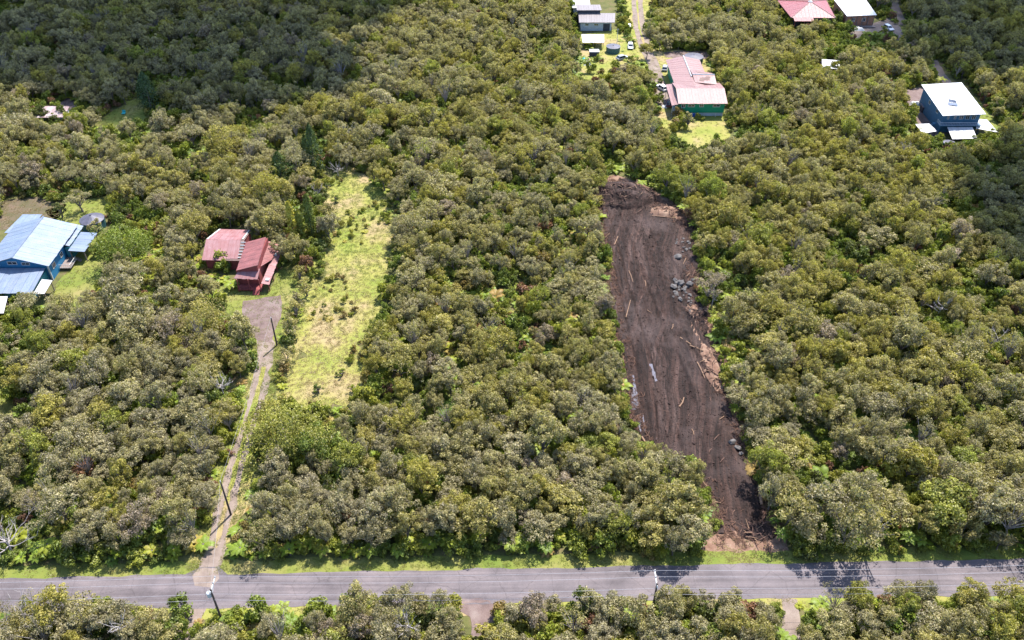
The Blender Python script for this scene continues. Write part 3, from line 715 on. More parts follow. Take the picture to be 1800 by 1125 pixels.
def tone_word(t): return 'brownish-grey' if t < 0.12 else 'grey-green' if t < 0.33 else 'olive-green' if t < 0.6 else 'yellow-olive' if t < 0.84 else 'fresh-green'
def size_word(s): return 'small' if s < 0.68 else 'mid-sized' if s < 0.88 else 'large'
def place_words(x, y):
    if y > 1048:
        for lim, w in ((318, 'below the road near the bleached dead branches'), (620, 'below the road beside the pole with the transformer'), (830, 'below the road just left of the gravel path'), (1160, 'below the road between gravel path and crossarm pole'), (1390, 'below the road between crossarm pole and dirt gap')):
            if x < lim: return w
        return 'below the road beyond the narrow dirt gap'
    if x < 380: return 'in the woods left of the two-track driveway'
    if x < 640: return 'above the road just right of the two-track driveway'
    if x < 860: return 'above the road midway between driveway and bulldozed lot'
    if x < 1080: return 'above the road just left of the bulldozed lot'
    if x < 1300: return 'at the roadside foot of the bulldozed lot'
    if x < 1550: return 'above the road just right of the bulldozed lot'
    return 'above the road in the far right woods'

ORD = ['first', 'second', 'third', 'fourth', 'fifth', 'sixth', 'seventh', 'eighth', 'ninth', 'tenth', 'eleventh', 'twelfth', 'thirteenth', 'fourteenth', 'fifteenth', 'sixteenth', 'seventeenth', 'eighteenth']
by_kind = {}
for i in near: by_kind.setdefault((size_word(TS[i]), tone_word(TT[i]), place_words(px[i], py[i])), []).append(i)
rank = {}
for k_, li in by_kind.items():
    for j_, i in enumerate(sorted(li, key=lambda q_: px[q_])): rank[i] = (', ' + ORD[min(j_, 17)] + ' from the left,') if len(li) > 1 else ''
for i in near:
    root = empty('ohia_tree', (TX[i], TY[i], 0), TR[i]); root.scale = TSC[i]
    cm, tm = OH[TI[i]]
    t = link('trunk', tm, root); c = link('crown', cm, root); c['tone'] = float(TT[i])
    w = f"{size_word(TS[i])} {tone_word(TT[i])} tree{rank[i]} {place_words(px[i], py[i])}"
    tag(root, w, 'tree', f"{size_word(TS[i])} {tone_word(TT[i])} trees {place_words(px[i], py[i])}")
f = ~isnear
tag(scatter('forest', OH, np.stack([TX[f], TY[f]], 1), 0, TR[f], TSC[f], TT[f], TI[f]), 'grey-green ohia forest covering the land behind the nearest trees', 'forest', kind='stuff')

# undergrowth: shrubs and low ferns under and between the trees
sp = 1.75
ux, uy = np.meshgrid(np.arange(-230, 231, sp), np.arange(62, 370, sp), indexing='ij')
ux = (ux + rng.uniform(-.5, .5, ux.shape) * sp).ravel(); uy = (uy + rng.uniform(-.5, .5, uy.shape) * sp).ravel()
upx, upy = pix(ux, uy); k_ = (upx > -80) & (upx < 1880) & (upy > -60) & (upy < 1200)
k_ &= ~((uy > road_near(ux) - 0.9) & (uy < road_far(ux) + np.where(ux < 20, 2.5, 1.6)))
for zk in SOFT:
    if zk is Z['clearing']: continue
    if zk is Z['shrubgrass']:
        k_ &= ~(inside(upx, upy, zk) & (rng.random(len(ux)) < .45)); continue
    if zk is Z['greyyard'] or zk is Z['greenyard'] or zk is Z['redyard']:
        k_ &= ~(inside(upx, upy, zk) & ((fbm(ux * .2, uy * .2, 114) < .53) | (rng.random(len(ux)) < .3))); continue
    k_ &= ~inside(upx, upy, zk)
k_ &= ~(inside(upx + (fbm(ux * .15, uy * .15, 112) - .47) * 90, upy + (fbm(ux * .15, uy * .15, 113) - .47) * 50, Z['clearing']) & ((fbm(ux * .1, uy * .1, 93) < 0.56) | (rng.random(len(ux)) < 0.4)))
for nm in ('blue', 'rust', 'green', 'grey', 'redroof', 'brown', 'right', 'shed', 'path_a', 'path_b', 'path_c', 'drive', 'trackA', 'trackB'):
    k_ &= ~inside(upx, upy, VISIBLE[nm])
ux, uy, upx, upy = ux[k_], uy[k_], upx[k_], upy[k_]; n = len(ux)
us = rng.uniform(.6, 1.35, n) * np.where(rng.random(n) < .3, 1.55, 1); incl = inside(upx, upy, Z['clearing']); us[incl] *= 0.5
fz = fbm(ux * .06, uy * .06, 94)
ui = np.where(rng.random(n) < np.clip((fz - 0.3) * 2.0, .1, .8), rng.integers(0, 3, n), rng.integers(3, 7, n))
ut = np.clip(0.5 + (fbm(ux * .1, uy * .1, 95) - 0.47) * 1.0 + rng.normal(size=n) * .18, 0, .95); ut[rng.random(n) < .04] = 1.0
ut[incl] = np.clip(ut[incl] + .3, 0, .95)
PR = [(m_,) for m_ in FERNMASS + SHR]
tag(scatter('undergrowth', PR, np.stack([ux, uy], 1), 0, rng.uniform(0, 6.28, n), np.stack([us, us, us * rng.uniform(.8, 1.6, n)], 1), ut, ui), 'bright ferns and low shrubs filling gaps between the trees', 'undergrowth', kind='stuff')

# grass
GX = []; GT = []
def grass_in(poly_px, dens, tone, spread=.08):
    p = np.array(W(poly_px)); a0 = p.min(0) - 1.5; a1 = p.max(0) + 1.5; n = int((a1[0] - a0[0]) * (a1[1] - a0[1]) * dens)
    q = rng.uniform(a0, a1, (n, 2)); w = (fbm(q[:, 0] * .3, q[:, 1] * .3, 97) - .47) * 3
    q = q[inside(q[:, 0] + w, q[:, 1] + w, [tuple(v_) for v_ in p])]
    GX.append(q); GT.append(np.clip(tone + (fbm(q[:, 0] * .12, q[:, 1] * .12, 98) - .47) * 1.1 + rng.normal(size=len(q)) * spread + (np.clip((pix(q[:, 0], q[:, 1])[1] - 470) / 600, -.3, .3) if poly_px is Z['clearing'] else 0), 0, 1))
grass_in(Z['clearing'], 4.2, .46); grass_in(Z['housegrass'], 3.0, .42); grass_in(Z['shrubgrass'], 3.0, .45); grass_in(Z['bluelawn'], 1.4, .25); grass_in(Z['leftgrass'], 1.5, .25)
grass_in(Z['shacklawn'], 1.2, .35); grass_in(Z['greenyard'], .8, .5); grass_in(Z['greyyard'], .7, .5); grass_in(Z['topverge'], .7, .5); grass_in(Z['scrubpatch'], 1.4, .85)
grass_in(Z['strawpatch'], 1.5, .95, .1); grass_in(Z['rightgrass'], 1.0, .4)
for lo, hi, dn, tn in ((2.6, 0.15, 3.4, .38), (-0.1, -1.7, 3.0, .5)):
    n = int(190 * abs(lo - hi) * dn); xx = rng.uniform(-95, 95, n)
    yy = (road_far(xx) + rng.uniform(hi, lo, n)) if lo > 0 else (road_near(xx) + rng.uniform(hi, lo, n))
    pp, qq = pix(xx, yy); ok = np.ones(n, bool)
    for nm in ('path_a', 'path_b', 'path_c', 'drive'): ok &= ~inside(pp, qq, VISIBLE[nm])
    GX.append(np.stack([xx, yy], 1)[ok]); GT.append(np.clip(tn + (fbm(xx * .2, yy * .2, 99) - .47) * 1.2 + rng.normal(size=n) * .12, 0, 1)[ok])
for side in (-1, 1):
    c = np.array([[p.x, p.y] for p in (at(*q) for q in DRIVE[:9])]); tt = rng.random(700) * (len(c) - 1.001); i0 = tt.astype(int); p = c[i0] + (c[i0 + 1] - c[i0]) * (tt - i0)[:, None]
    p[:, 0] += side * rng.uniform(1.5, 3.3, 700); GX.append(p); GT.append(np.clip(.45 + rng.normal(size=700) * .2, 0, 1))
c = np.array([[p.x, p.y] for p in (at(*q) for q in DRIVE[1:8])]); tt = rng.random(420) * (len(c) - 1.001); i0 = tt.astype(int); p = c[i0] + (c[i0 + 1] - c[i0]) * (tt - i0)[:, None]
p[:, 0] += rng.uniform(-.35, .35, 420); GX.append(p); GT.append(np.clip(.55 + rng.normal(size=420) * .15, 0, 1))
q = np.concatenate(GX); tq = np.concatenate(GT); n = len(q); s_ = rng.uniform(.6, 1.5, n)
tag(scatter('grass', [(m_,) for m_ in TUFT], q, 0.02, rng.uniform(0, 6.28, n), np.stack([s_, s_, s_ * rng.uniform(.22, .42, n)], 1), tq, rng.integers(0, 3, n)), 'sunlit rough grass on clearings, lawns and road verges', 'grass', kind='stuff')
#@@PART2
# ------------------------------------------------------------------ buildings
def roof_variant(key, axis):
    if axis == 'x': return M[key]
    k = key + '_y'
    if k not in M:
        src = ROOFS[key]; M[k] = roofmat(src[0] + '_cross', src[1], src[2], src[3], src[4], rib_axis='y')
    return M[k]
ROOFS = {'roofblue': ('blue_metal_roof', (0.126, 0.171, 0.252), (0.207, 0.239, 0.297), 0.45, 0.8), 'roofrust': ('rusted_red_roof', (0.215, 0.08, 0.082), (0.28, 0.165, 0.18), 0.6, 0.9),
         'rooftiles': ('maroon_roof', (0.235, 0.078, 0.075), (0.11, 0.036, 0.038), 0.6, 0.9), 'roofpink': ('pink_metal_roof', (0.211, 0.108, 0.104), (0.234, 0.135, 0.126), 0.45, 0.8),
         'roofred': ('red_metal_roof', (0.21, 0.04, 0.05), (0.24, 0.068, 0.075), 0.45, 0.7), 'roofwhite': ('white_metal_roof', (0.450, 0.455, 0.468), (0.378, 0.378, 0.405), 0.45, 0.35),
         'roofgrey': ('grey_metal_roof', (0.162, 0.140, 0.149), (0.198, 0.180, 0.184), 0.5, 0.6), 'roofworn': ('worn_tin_roof', (0.360, 0.306, 0.315), (0.126, 0.032, 0.024), 0.55, 1.0)}
for k, s_ in ROOFS.items(): M[k] = roofmat(*s_)

class House:
    def __init__(s, name, x, y, label, cat='house'):
        s.r = empty(name, (x, y, 0)); s.off = Vector((x, y, 0)); tag(s.r, label, cat)
    def mb(s): return MB(s.off)
    def box(s, name, a, b, mat, parent=None): return s.mb().box(a, b).build(name, mat, parent or s.r)
    def gable(s, x0, x1, y0, y1, ze, zr, axis, mat, z0=0.0, name='wall'):
        if axis == 'y':
            xm = (x0 + x1) / 2; vs = [(x0, y0, z0), (x1, y0, z0), (x1, y1, z0), (x0, y1, z0), (x0, y0, ze), (x1, y0, ze), (x1, y1, ze), (x0, y1, ze), (xm, y0, zr), (xm, y1, zr)]
            fs = [(0, 1, 5, 8, 4), (2, 3, 7, 9, 6), (1, 2, 6, 5), (3, 0, 4, 7), (4, 8, 9, 7), (5, 6, 9, 8), (0, 3, 2, 1)]
        else:
            ym = (y0 + y1) / 2; vs = [(x0, y0, z0), (x1, y0, z0), (x1, y1, z0), (x0, y1, z0), (x0, y0, ze), (x1, y0, ze), (x1, y1, ze), (x0, y1, ze), (x0, ym, zr), (x1, ym, zr)]
            fs = [(0, 1, 5, 4), (2, 3, 7, 6), (1, 2, 6, 9, 5), (3, 0, 4, 8, 7), (4, 5, 9, 8), (6, 7, 8, 9), (0, 3, 2, 1)]
        return s.mb().add(vs, fs).build(name, mat, s.r)
    def roof(s, a, b, c, d, key, sheet=0.95, skip=(), name='roof', under=True, short=None):
        """a-b ridge edge, d-c eave edge; a deck with separate metal sheets on it"""
        a, b, c, d = (Vector(p) for p in (a, b, c, d)); n = max(2, round(max((b - a).length, (c - d).length) / sheet))
        ax = 'x' if abs((c - d).x) > abs((c - d).y) else 'y'; mat = roof_variant(key, ax); dn = Vector((0, 0, 0.06))
        ins = lambda p, ctr: p.lerp(ctr, 0.012) - dn
        ctr = (a + b + c + d) / 4
        deck = s.mb().slab([ins(p, ctr) for p in (a, b, c, d)], 0.09).build(name, M['underlay'], s.r)
        for k in range(n):
            if k in skip: continue
            t0, t1 = k / n, (k + 1) / n; e = 0.012 / max((c - d).length, 0.1)
            up = Vector((0, 0, 0.018 * (k % 2) + rnd.uniform(0, 0.012)))
            p = [a.lerp(b, t0 + e) + up, a.lerp(b, t1 - e) + up, d.lerp(c, t1 - e) + up, d.lerp(c, t0 + e) + up]
            if short and k in short: p[3] = p[3].lerp(p[0], short[k]); p[2] = p[2].lerp(p[1], short[k])
            if rnd.random() < .3: p[3] += (p[3] - p[0]).normalized() * .07; p[2] += (p[2] - p[1]).normalized() * .07
            o = s.mb().slab(p, 0.03).build('roof_sheet', mat, deck); o['tone'] = rnd.uniform(0.35, 1.0)
        return deck
    def ridge(s, a, b, mat, w=0.16):
        return s.mb().tube([Vector(a) + Vector((0, 0, .06)), Vector(b) + Vector((0, 0, .06))], [w, w], 6).build('ridge_cap', mat, s.r)
    def window(s, c, ax, w, h, out, frame='white', fw=0.12):
        x, y, z = c; d = Vector((1, 0, 0)) if ax == 'x' else Vector((0, 1, 0)); nr = (Vector((0, 1, 0)) if ax == 'x' else Vector((1, 0, 0))) * out
        m_ = s.mb(); C = Vector(c); up = Vector((0, 0, 1))
        def bar(u0, u1, w0, w1):
            q = [C + d * u + up * v_ + nr * k for k in (-.03, .07) for u, v_ in ((u0, w0), (u1, w0), (u1, w1), (u0, w1))]
            m_.add(q, [(0, 1, 2, 3), (7, 6, 5, 4), (0, 4, 5, 1), (1, 5, 6, 2), (2, 6, 7, 3), (3, 7, 4, 0)])
        bar(-w / 2, w / 2, h / 2 - fw, h / 2); bar(-w / 2, w / 2, -h / 2, -h / 2 + fw); bar(-w / 2, -w / 2 + fw, -h / 2 + fw, h / 2 - fw); bar(w / 2 - fw, w / 2, -h / 2 + fw, h / 2 - fw); bar(-.04, .04, -h / 2 + fw, h / 2 - fw)
        o = m_.build('window', M[frame], s.r)
        for sg in (-1, 1):
            u0, u1 = (0.04, w / 2 - fw) if sg > 0 else (-w / 2 + fw, -0.04)
            q = [C + d * u + up * v_ + nr * 0.025 for u, v_ in ((u0, -h / 2 + fw), (u1, -h / 2 + fw), (u1, h / 2 - fw), (u0, h / 2 - fw))]
            q2 = [p - nr * 0.02 for p in q]
            s.mb().add(q + q2, [(0, 1, 2, 3), (7, 6, 5, 4), (0, 4, 5, 1), (1, 5, 6, 2), (2, 6, 7, 3), (3, 7, 4, 0)]).build('pane', M['darkglass'], o)
        return o
    def post(s, x, y, z0, z1, mat='timber', r=0.09): return s.box('post', (x - r, y - r, z0), (x + r, y + r, z1), M[mat])
    def railing(s, a, b, mat='white', h=0.95, gap=0.45):
        a, b = Vector(a), Vector(b); m_ = s.mb(); d = b - a; n = max(2, int(d.length / gap))
        up = Vector((0, 0, h)); m_.tube([a + up, b + up], [.06, .06], 4); m_.tube([a + up * .15, b + up * .15], [.04, .04], 4)
        for k in range(n + 1): p = a.lerp(b, k / n); m_.tube([p, p + up], [.035, .035], 4)
        return m_.build('railing', M[mat], s.r)
    def door(s, c, ax, w, h, out, mat='white'):
        x, y, z = c; t = .06 * out
        o = s.box('door', (x - w / 2, min(y, y + t), z), (x + w / 2, max(y, y + t), z + h), M[mat]) if ax == 'x' else s.box('door', (min(x, x + t), y - w / 2, z), (max(x, x + t), y + w / 2, z + h), M[mat])
        return o

# 1 blue house in the west
H = House('blue_house', -112, 165, 'bright blue house with pale blue metal gable roof and lean-tos, cut by picture edge')
RX, ZR, ZE = -112.6, 6.8, 4.5
H.gable(-119.6, -105.7, 162.9, 178.4, 4.55, 6.55, 'y', M['bluewall'])
H.roof((RX, 162.0, ZR), (RX, 179.2, ZR), (-105.0, 179.2, ZE), (-105.0, 162.0, ZE), 'roofblue')
H.roof((RX, 179.2, ZR), (RX, 162.0, ZR), (-120.3, 162.0, ZE), (-120.3, 179.2, ZE), 'roofblue')
H.ridge((RX, 161.9, ZR), (RX, 179.3, ZR), M['roofblue'])
H.box('trim', (-105.95, 162.66, 0), (-105.62, 162.88, 4.5), M['white'])
H.roof((-120.2, 162.4, 3.7), (-106.2, 162.4, 3.7), (-106.2, 154.2, 2.7), (-120.2, 154.2, 2.7), 'roofblue')
H.box('wall', (-119.8, 154.8, 0), (-106.6, 162.8, 2.68), M['tealwall'])
H.window((-113.6, 162.88, 4.75), 'x', 2.2, 0.9, -1); H.window((-110.6, 162.88, 4.55), 'x', 1.9, 0.8, -1); H.window((-117.4, 162.88, 4.4), 'x', 1.6, 0.8, -1)
H.window((-105.68, 165.0, 2.7), 'y', 1.5, 1.3, 1); H.window((-105.68, 169.3, 2.7), 'y', 1.3, 1.2, 1)
H.roof((-107.2, 171.4, 4.35), (-107.2, 180.2, 4.35), (-104.3, 180.2, 3.6), (-104.3, 171.4, 3.6), 'roofblue')
H.roof((-104.2, 170.0, 3.25), (-104.2, 178.0, 3.25), (-100.4, 178.0, 2.95), (-100.4, 170.0, 2.95), 'roofblue')
for x_, y_ in ((-100.7, 170.3), (-100.7, 174.0), (-100.7, 177.7), (-103.9, 170.3)): H.post(x_, y_, 0, 2.95)
H.box('deck', (-105.6, 166.5, 0.55), (-103.0, 171.0, 0.75), M['timber']); H.railing((-103.0, 166.5, .75), (-103.0, 169.9, .75)); H.railing((-105.5, 166.5, .75), (-103.0, 166.5, .75))
for k in range(3): H.box('step', (-103.0 + k * .3, 170.0, .5 - k * .2), (-102.7 + k * .3, 171.0, .6 - k * .2), M['timber'])
H.box('storage_wall', (-105.4, 171.2, 0), (-104.4, 178, 3.3), M['tealwall'])
H.roof((-106.1, 159.4, 2.75), (-103.5, 159.0, 2.75), (-103.6, 154.5, 2.35), (-106.1, 154.5, 2.35), 'roofwhite')
for x_, y_ in ((-103.8, 154.8), (-103.8, 158.7)): H.post(x_, y_, 0, 2.4)
H.roof((-121.5, 176.0, 4.3), (-116.0, 176.0, 4.3), (-116.6, 185.5, 3.5), (-121.5, 185.5, 3.5), 'roofblue')
H.box('wall', (-121.0, 178.5, 0), (-117.0, 185.0, 3.45), M['bluewall'])
H = House('carport', -113, 149, 'white metal carport roof half hidden by a tree below the blue house', 'carport')
H.roof((-119, 152.6, 3.1), (-110.6, 152.6, 3.1), (-109.2, 147.2, 2.7), (-119, 147.2, 2.7), 'roofwhite')
for x_, y_ in ((-109.8, 147.6), (-111.2, 152.2), (-114.5, 147.6), (-118.5, 147.6)): H.post(x_, y_, 0, 2.72)

def tank(x, y, r, h, hc, label, sides=24, ribs=True, mat='tankcover'):
    H = House('water_tank', x, y, label, 'water tank')
    pl = [(x + r * math.cos(6.2832 * k / sides), y + r * math.sin(6.2832 * k / sides)) for k in range(sides)]
    H.mb().prism(pl, 0, h).build('tank_wall', M['tankwall'], H.r)
    for k in range(0, sides, 2):
        a0, a1 = 6.2832 * k / sides, 6.2832 * (k + 2) / sides; q = lambda a, rr, z: (x + rr * math.cos(a), y + rr * math.sin(a), z)
        vs = [q(a0, r * 1.04, h + .02), q((a0 + a1) / 2, r * 1.04, h + .02), q(a1, r * 1.04, h + .02), (x, y, h + hc)]
        vs += [(p[0], p[1], p[2] - .06) for p in vs]
        o = H.mb().add(vs, [(0, 1, 3), (1, 2, 3), (4, 7, 5), (5, 7, 6), (0, 4, 5, 1), (1, 5, 6, 2)]).build('cover_panel', M[mat], H.r); o['tone'] = rnd.uniform(0, 1)
    H.mb().tube([(x, y, h + hc - .05), (x, y, h + hc + .12)], [.25, .2], 8).build('cap', M[mat], H.r)
    H.mb().tube([(x + r * .9, y - r * .5, 0), (x + r * .95, y - r * .52, h + .3)], [.06, .06], 6).build('downpipe', M['palemetal'], H.r)
    return H
tank(-104.6, 185.3, 2.9, 2.3, 1.2, 'dark conical-roofed round water tank on the lawn behind the blue house', 12)
tank(61.9, 288.0, 3.1, 2.2, .5, 'slate-grey round water tank behind the pink-roofed green house')
tank(35.3, 297.3, 2.4, 2.0, .35, 'low dark round water tank beside the white carport and track')
tank(125.0, 226.3, 1.7, 1.9, .25, 'small grey round water tank below the white-roofed two-storey house')

# 2 weathered red house
H = House('red_house', -63, 166, 'weathered maroon house with rusting corrugated roofs and missing sheets')
H.gable(-71.2, -63.2, 167.0, 177.6, 3.0, 4.75, 'x', M['redwall'])
H.roof((-72.0, 172.2, 5.0), (-62.9, 171.9, 5.0), (-62.5, 166.2, 3.05), (-71.9, 166.5, 3.05), 'roofrust', skip=(9,), short={6: .08, 7: .1, 5: .07, 8: .1})
H.roof((-62.9, 171.9, 5.0), (-72.0, 172.2, 5.0), (-71.0, 179.2, 3.3), (-63.2, 178.8, 3.3), 'roofrust', skip=(0,))
H.mb().slab([(-72.0, 172.4, 4.99), (-71.6, 172.4, 5.03), (-70.7, 179.2, 3.36), (-71.1, 179.2, 3.34)], .05).build('bargeboard', M['white'], H.r)
H.mb().slab([(-63.6, 172.3, 5.02), (-63.25, 172.3, 5.03), (-63.5, 178.8, 3.38), (-63.85, 178.8, 3.36)], .05).build('bargeboard', M['palemetal'], H.r)
for k in range(6):
    y_ = 166.9 + k * .85; z_ = 3.12 + (y_ - 166.2) * .33
    H.box('purlin', (-63.6, y_, z_), (-62.5, y_ + .14, z_ + .1), M['palemetal'])
H.mb().prism([(-62.2, 160.4), (-57.2, 160.4), (-57.2, 171.4), (-62.2, 171.4)], 0, 4.4).build('wall', M['redwall'], H.r)
H.mb().add([(-62.2, 160.4, 4.4), (-57.2, 160.4, 4.4), (-57.2, 160.4, 5.9), (-62.2, 171.4, 4.4), (-57.2, 171.4, 4.4), (-57.2, 171.4, 5.9)], [(0, 1, 2), (5, 4, 3), (0, 2, 5, 3), (1, 4, 5, 2)]).build('wall', M['redwall'], H.r)
H.roof((-57.0, 160.2, 6.05), (-57.6, 171.6, 6.05), (-62.5, 171.6, 4.6), (-62.0, 160.2, 4.6), 'rooftiles')
H.roof((-57.4, 172.4, 4.4), (-57.0, 162.0, 4.4), (-55.6, 166.5, 3.2), (-55.2, 172.6, 3.2), 'rooftiles')
H.roof((-61.6, 161.2, 4.5), (-56.9, 161.0, 4.5), (-57.1, 158.5, 3.35), (-62.5, 158.9, 3.35), 'roofrust')
H.roof((-56.4, 158.2, 2.45), (-55.9, 171.0, 2.7), (-54.5, 171.0, 2.35), (-54.7, 158.2, 2.1), 'roofrust')
for y_ in (158.6, 162.5, 166.5, 170.5): H.post(-54.9, y_, 0, 2.15, 'redwall')
H.box('deck', (-62.0, 158.2, .5), (-56.6, 160.4, .7), M['redwall'])
H.window((-60.3, 160.36, 2.6), 'x', 1.6, 1.0, -1); H.door((-58.3, 160.38, .7), 'x', .9, 2.0, -1, 'redwall'); H.window((-66.5, 166.96, 1.8), 'x', 1.4, 1.0, -1)
for x_ in (-61.8, -59.3, -56.9): H.post(x_, 158.5, 0, 3.3, 'redwall')
H.railing((-61.9, 158.3, .7), (-58.8, 158.3, .7), 'redwall')
for k in range(4): H.box('step', (-58.5, 157.0 + k * .3, .05 + k * .14), (-57.0, 157.3 + k * .3, .17 + k * .14), M['redwall'])
H.mb().tube([(-55.5, 169.2, 2.4), (-55.5, 169.2, 3.0)], [.4, .36], 10).build('vent', M['palemetal'], H.r)
H.box('skylight', (-55.7, 159.3, 2.5), (-54.9, 160.1, 2.56), M['palemetal'])

# 3 green house with pink roof
H = House('green_house', 57, 260, 'long green house with pale pink metal roof and cross gables')
H.box('skirt', (49.6, 247.3, 0), (64.2, 259.8, 1.2), M['greywall'])
H.gable(50.8, 64.4, 247.0, 260.0, 4.5, 5.9, 'x', M['greenwall'], 1.2)
H.roof((50.3, 253.6, 6.1), (65.2, 253.6, 6.1), (65.0, 246.1, 4.55), (50.1, 246.1, 4.55), 'roofpink')
H.roof((65.2, 253.6, 6.1), (50.3, 253.6, 6.1), (50.3, 261.0, 4.6), (65.3, 261.0, 4.6), 'roofpink')
H.roof((48.4, 260.9, 4.1), (50.7, 260.9, 4.35), (50.7, 246.2, 4.35), (48.2, 246.2, 3.95), 'roofpink')
H.gable(51.8, 61.3, 258.0, 278.6, 4.45, 5.6, 'y', M['greenwall'])
H.roof((56.5, 253.9, 6.03), (56.5, 279.4, 5.8), (62.0, 279.4, 4.55), (62.0, 258.6, 4.7), 'roofpink')
H.roof((56.5, 279.4, 5.8), (56.5, 253.9, 6.03), (50.9, 258.6, 4.7), (50.9, 279.4, 4.55), 'roofpink')
H.ridge((56.5, 262.5, 5.97), (56.5, 279.5, 5.8), M['roofwhite'], .22)
H.box('wall', (61.2, 259.4, 0), (63.2, 267.2, 4.55), M['greenwall'])
H.roof((56.9, 263.2, 6.35), (63.9, 263.4, 6.2), (63.9, 268.3, 4.75), (56.9, 268.0, 5.95), 'roofpink')
H.roof((63.9, 263.4, 6.2), (56.9, 263.2, 6.35), (56.9, 258.4, 5.95), (63.9, 258.6, 5.15), 'roofpink')
H.ridge((56.9, 263.2, 6.35), (63.9, 263.4, 6.2), M['roofwhite'], .2)
for x_, w_ in ((54.3, 2.1), (57.4, 1.3), (61.9, 2.2)): H.window((x_, 246.96, 3.55), 'x', w_, .95, -1)
H.window((51.9, 246.96, 3.45), 'x', 1.2, 1.2, -1)
for x_ in (49.6, 51.6, 55, 58.5, 62, 64.0): H.post(x_, 246.7, 0, 1.25, 'white')
H.box('porch', (48.5, 246.6, 0.9), (52.0, 246.98, 1.15), M['timber']); H.railing((48.5, 246.6, 1.15), (52, 246.6, 1.15))
H.box('tarp', (53.6, 246.2, .1), (55.6, 246.9, 1.1), M['tarp'])
for y_ in (247.5, 253, 260.5): H.post(48.7, y_, 0, 3.9, 'white')
H.window((51.76, 266, 3), 'y', 1.6, 1.1, -1); H.window((51.76, 272, 3), 'y', 1.6, 1.1, -1)

# 4 grey house at the top of the track
H = House('grey_house', 31, 320, 'grey clerestory house with pinkish-grey roof beside the upper track')
H.box('wall', (25.2, 317.0, 0), (36.4, 323.5, 3.45), M['greywall'])
H.roof((24.6, 323.2, 4.3), (38.2, 323.2, 4.3), (37.4, 315.9, 3.5), (24.4, 315.9, 3.5), 'roofgrey')
H.box('clerestory', (24.6, 323.3, 0), (32.6, 327.0, 5.45), M['darkwall'])
H.roof((23.8, 327.4, 5.95), (32.8, 327.4, 5.95), (33.1, 322.7, 5.55), (23.9, 322.7, 5.55), 'roofgrey')
H.window((27.4, 316.96, 2.3), 'x', 1.3, .8, -1); H.window((30.8, 316.96, 2.3), 'x', 1.6, .8, -1); H.door((34.6, 316.98, .05), 'x', 2.4, 2.6, -1, 'darkwall')
H = House('outbuilding', 26, 334, 'white-roofed outbuilding just behind the grey clerestory house', 'shed')
H.box('wall', (23.2, 331.2, 0), (29.2, 337.2, 3.6), M['greywall'])
H.roof((22.8, 337.8, 4.1), (29.7, 337.8, 4.1), (29.7, 330.4, 3.7), (22.8, 330.4, 3.7), 'roofwhite')
H.door((26, 331.18, .05), 'x', 1, 2, -1, 'darkwall')
H = House('carport', 28.7, 303, 'flat white carport in front of the grey clerestory house', 'carport')
H.roof((24.7, 306.4, 2.75), (32.8, 306.4, 2.75), (32.3, 299.6, 2.45), (24.7, 299.6, 2.45), 'roofwhite')
for x_, y_ in ((25, 300), (28.6, 300), (32, 300), (25, 306), (32.4, 306)): H.post(x_, y_, 0, 2.45)
H = House('antenna_mast', 37.2, 303.4, 'thin white mast between grey house and round tank', 'mast')
H.mb().tube([(37.2, 303.4, 0), (37.2, 303.4, 6)], [.1, .07], 6).build('mast_pole', M['white'], H.r); H.mb().tube([(36.7, 303.4, 5.6), (37.7, 303.4, 5.6)], [.04, .04], 5).build('antenna', M['palemetal'], H.r)

# 5 red hip-roofed house, 6 timber house, sheds in the north-east
H = House('hip_roof_house', 111, 327, 'house with coral red pyramid roof at the top of the picture')
ap = (111.4, 329.0, 6.6); e4 = [(102.4, 319.4, 4.0), (118.6, 319.2, 4.0), (120.4, 338.0, 4.0), (101.6, 338.0, 4.0)]
H.box('wall', (103.4, 320.6, 0), (117.6, 336.8, 3.95), M['darkwall'])
for k in range(4):
    a_, b_ = Vector(e4[k]), Vector(e4[(k + 1) % 4]); A = Vector(ap); n = 12; ax = 'x' if k % 2 == 0 else 'y'
    deck = H.mb().add([a_ - Vector((0, 0, .06)), b_ - Vector((0, 0, .06)), A - Vector((0, 0, .06)), a_ - Vector((0, 0, .2)), b_ - Vector((0, 0, .2))], [(0, 1, 2), (0, 3, 4, 1), (0, 2, 3), (1, 4, 2), (3, 2, 4)]).build('roof', M['underlay'], H.r)
    for j in range(n):
        p0, p1 = a_.lerp(b_, j / n + .002), a_.lerp(b_, (j + 1) / n - .002)
        q0 = A.lerp(a_.lerp(b_, .5), 1 - min(1, 2 * min(j / n, 1 - j / n))) ; q1 = A.lerp(a_.lerp(b_, .5), 1 - min(1, 2 * min((j + 1) / n, 1 - (j + 1) / n)))
        t0, t1 = min(1, 2 * min(j / n, 1 - j / n)), min(1, 2 * min((j + 1) / n, 1 - (j + 1) / n)); mid = a_.lerp(b_, .5); rise = A - mid
        u0, u1 = p0 + rise * t0, p1 + rise * t1; up = Vector((0, 0, .012 * (j % 2)))
        vs = [p0 + up, p1 + up, u1 + up, u0 + up]; vs += [v_ - Vector((0, 0, .03)) for v_ in vs]
        o = H.mb().add(vs, [(0, 1, 2, 3), (7, 6, 5, 4), (0, 4, 5, 1), (1, 5, 6, 2), (2, 6, 7, 3), (3, 7, 4, 0)]).build('roof_sheet', roof_variant('roofred', ax), deck); o['tone'] = rnd.uniform(.4, 1)
    H.ridge(e4[k], ap, M['roofpink'], .12)
H.mb().tube([(111.4, 329, 6.5), (111.4, 329, 7.1)], [.9, .3], 8).build('vent_cap', M['white'], H.r)
H.roof((103.2, 320.2, 4.15), (110.4, 320.2, 4.15), (110.4, 317.2, 3.5), (103.2, 317.2, 3.5), 'roofred')
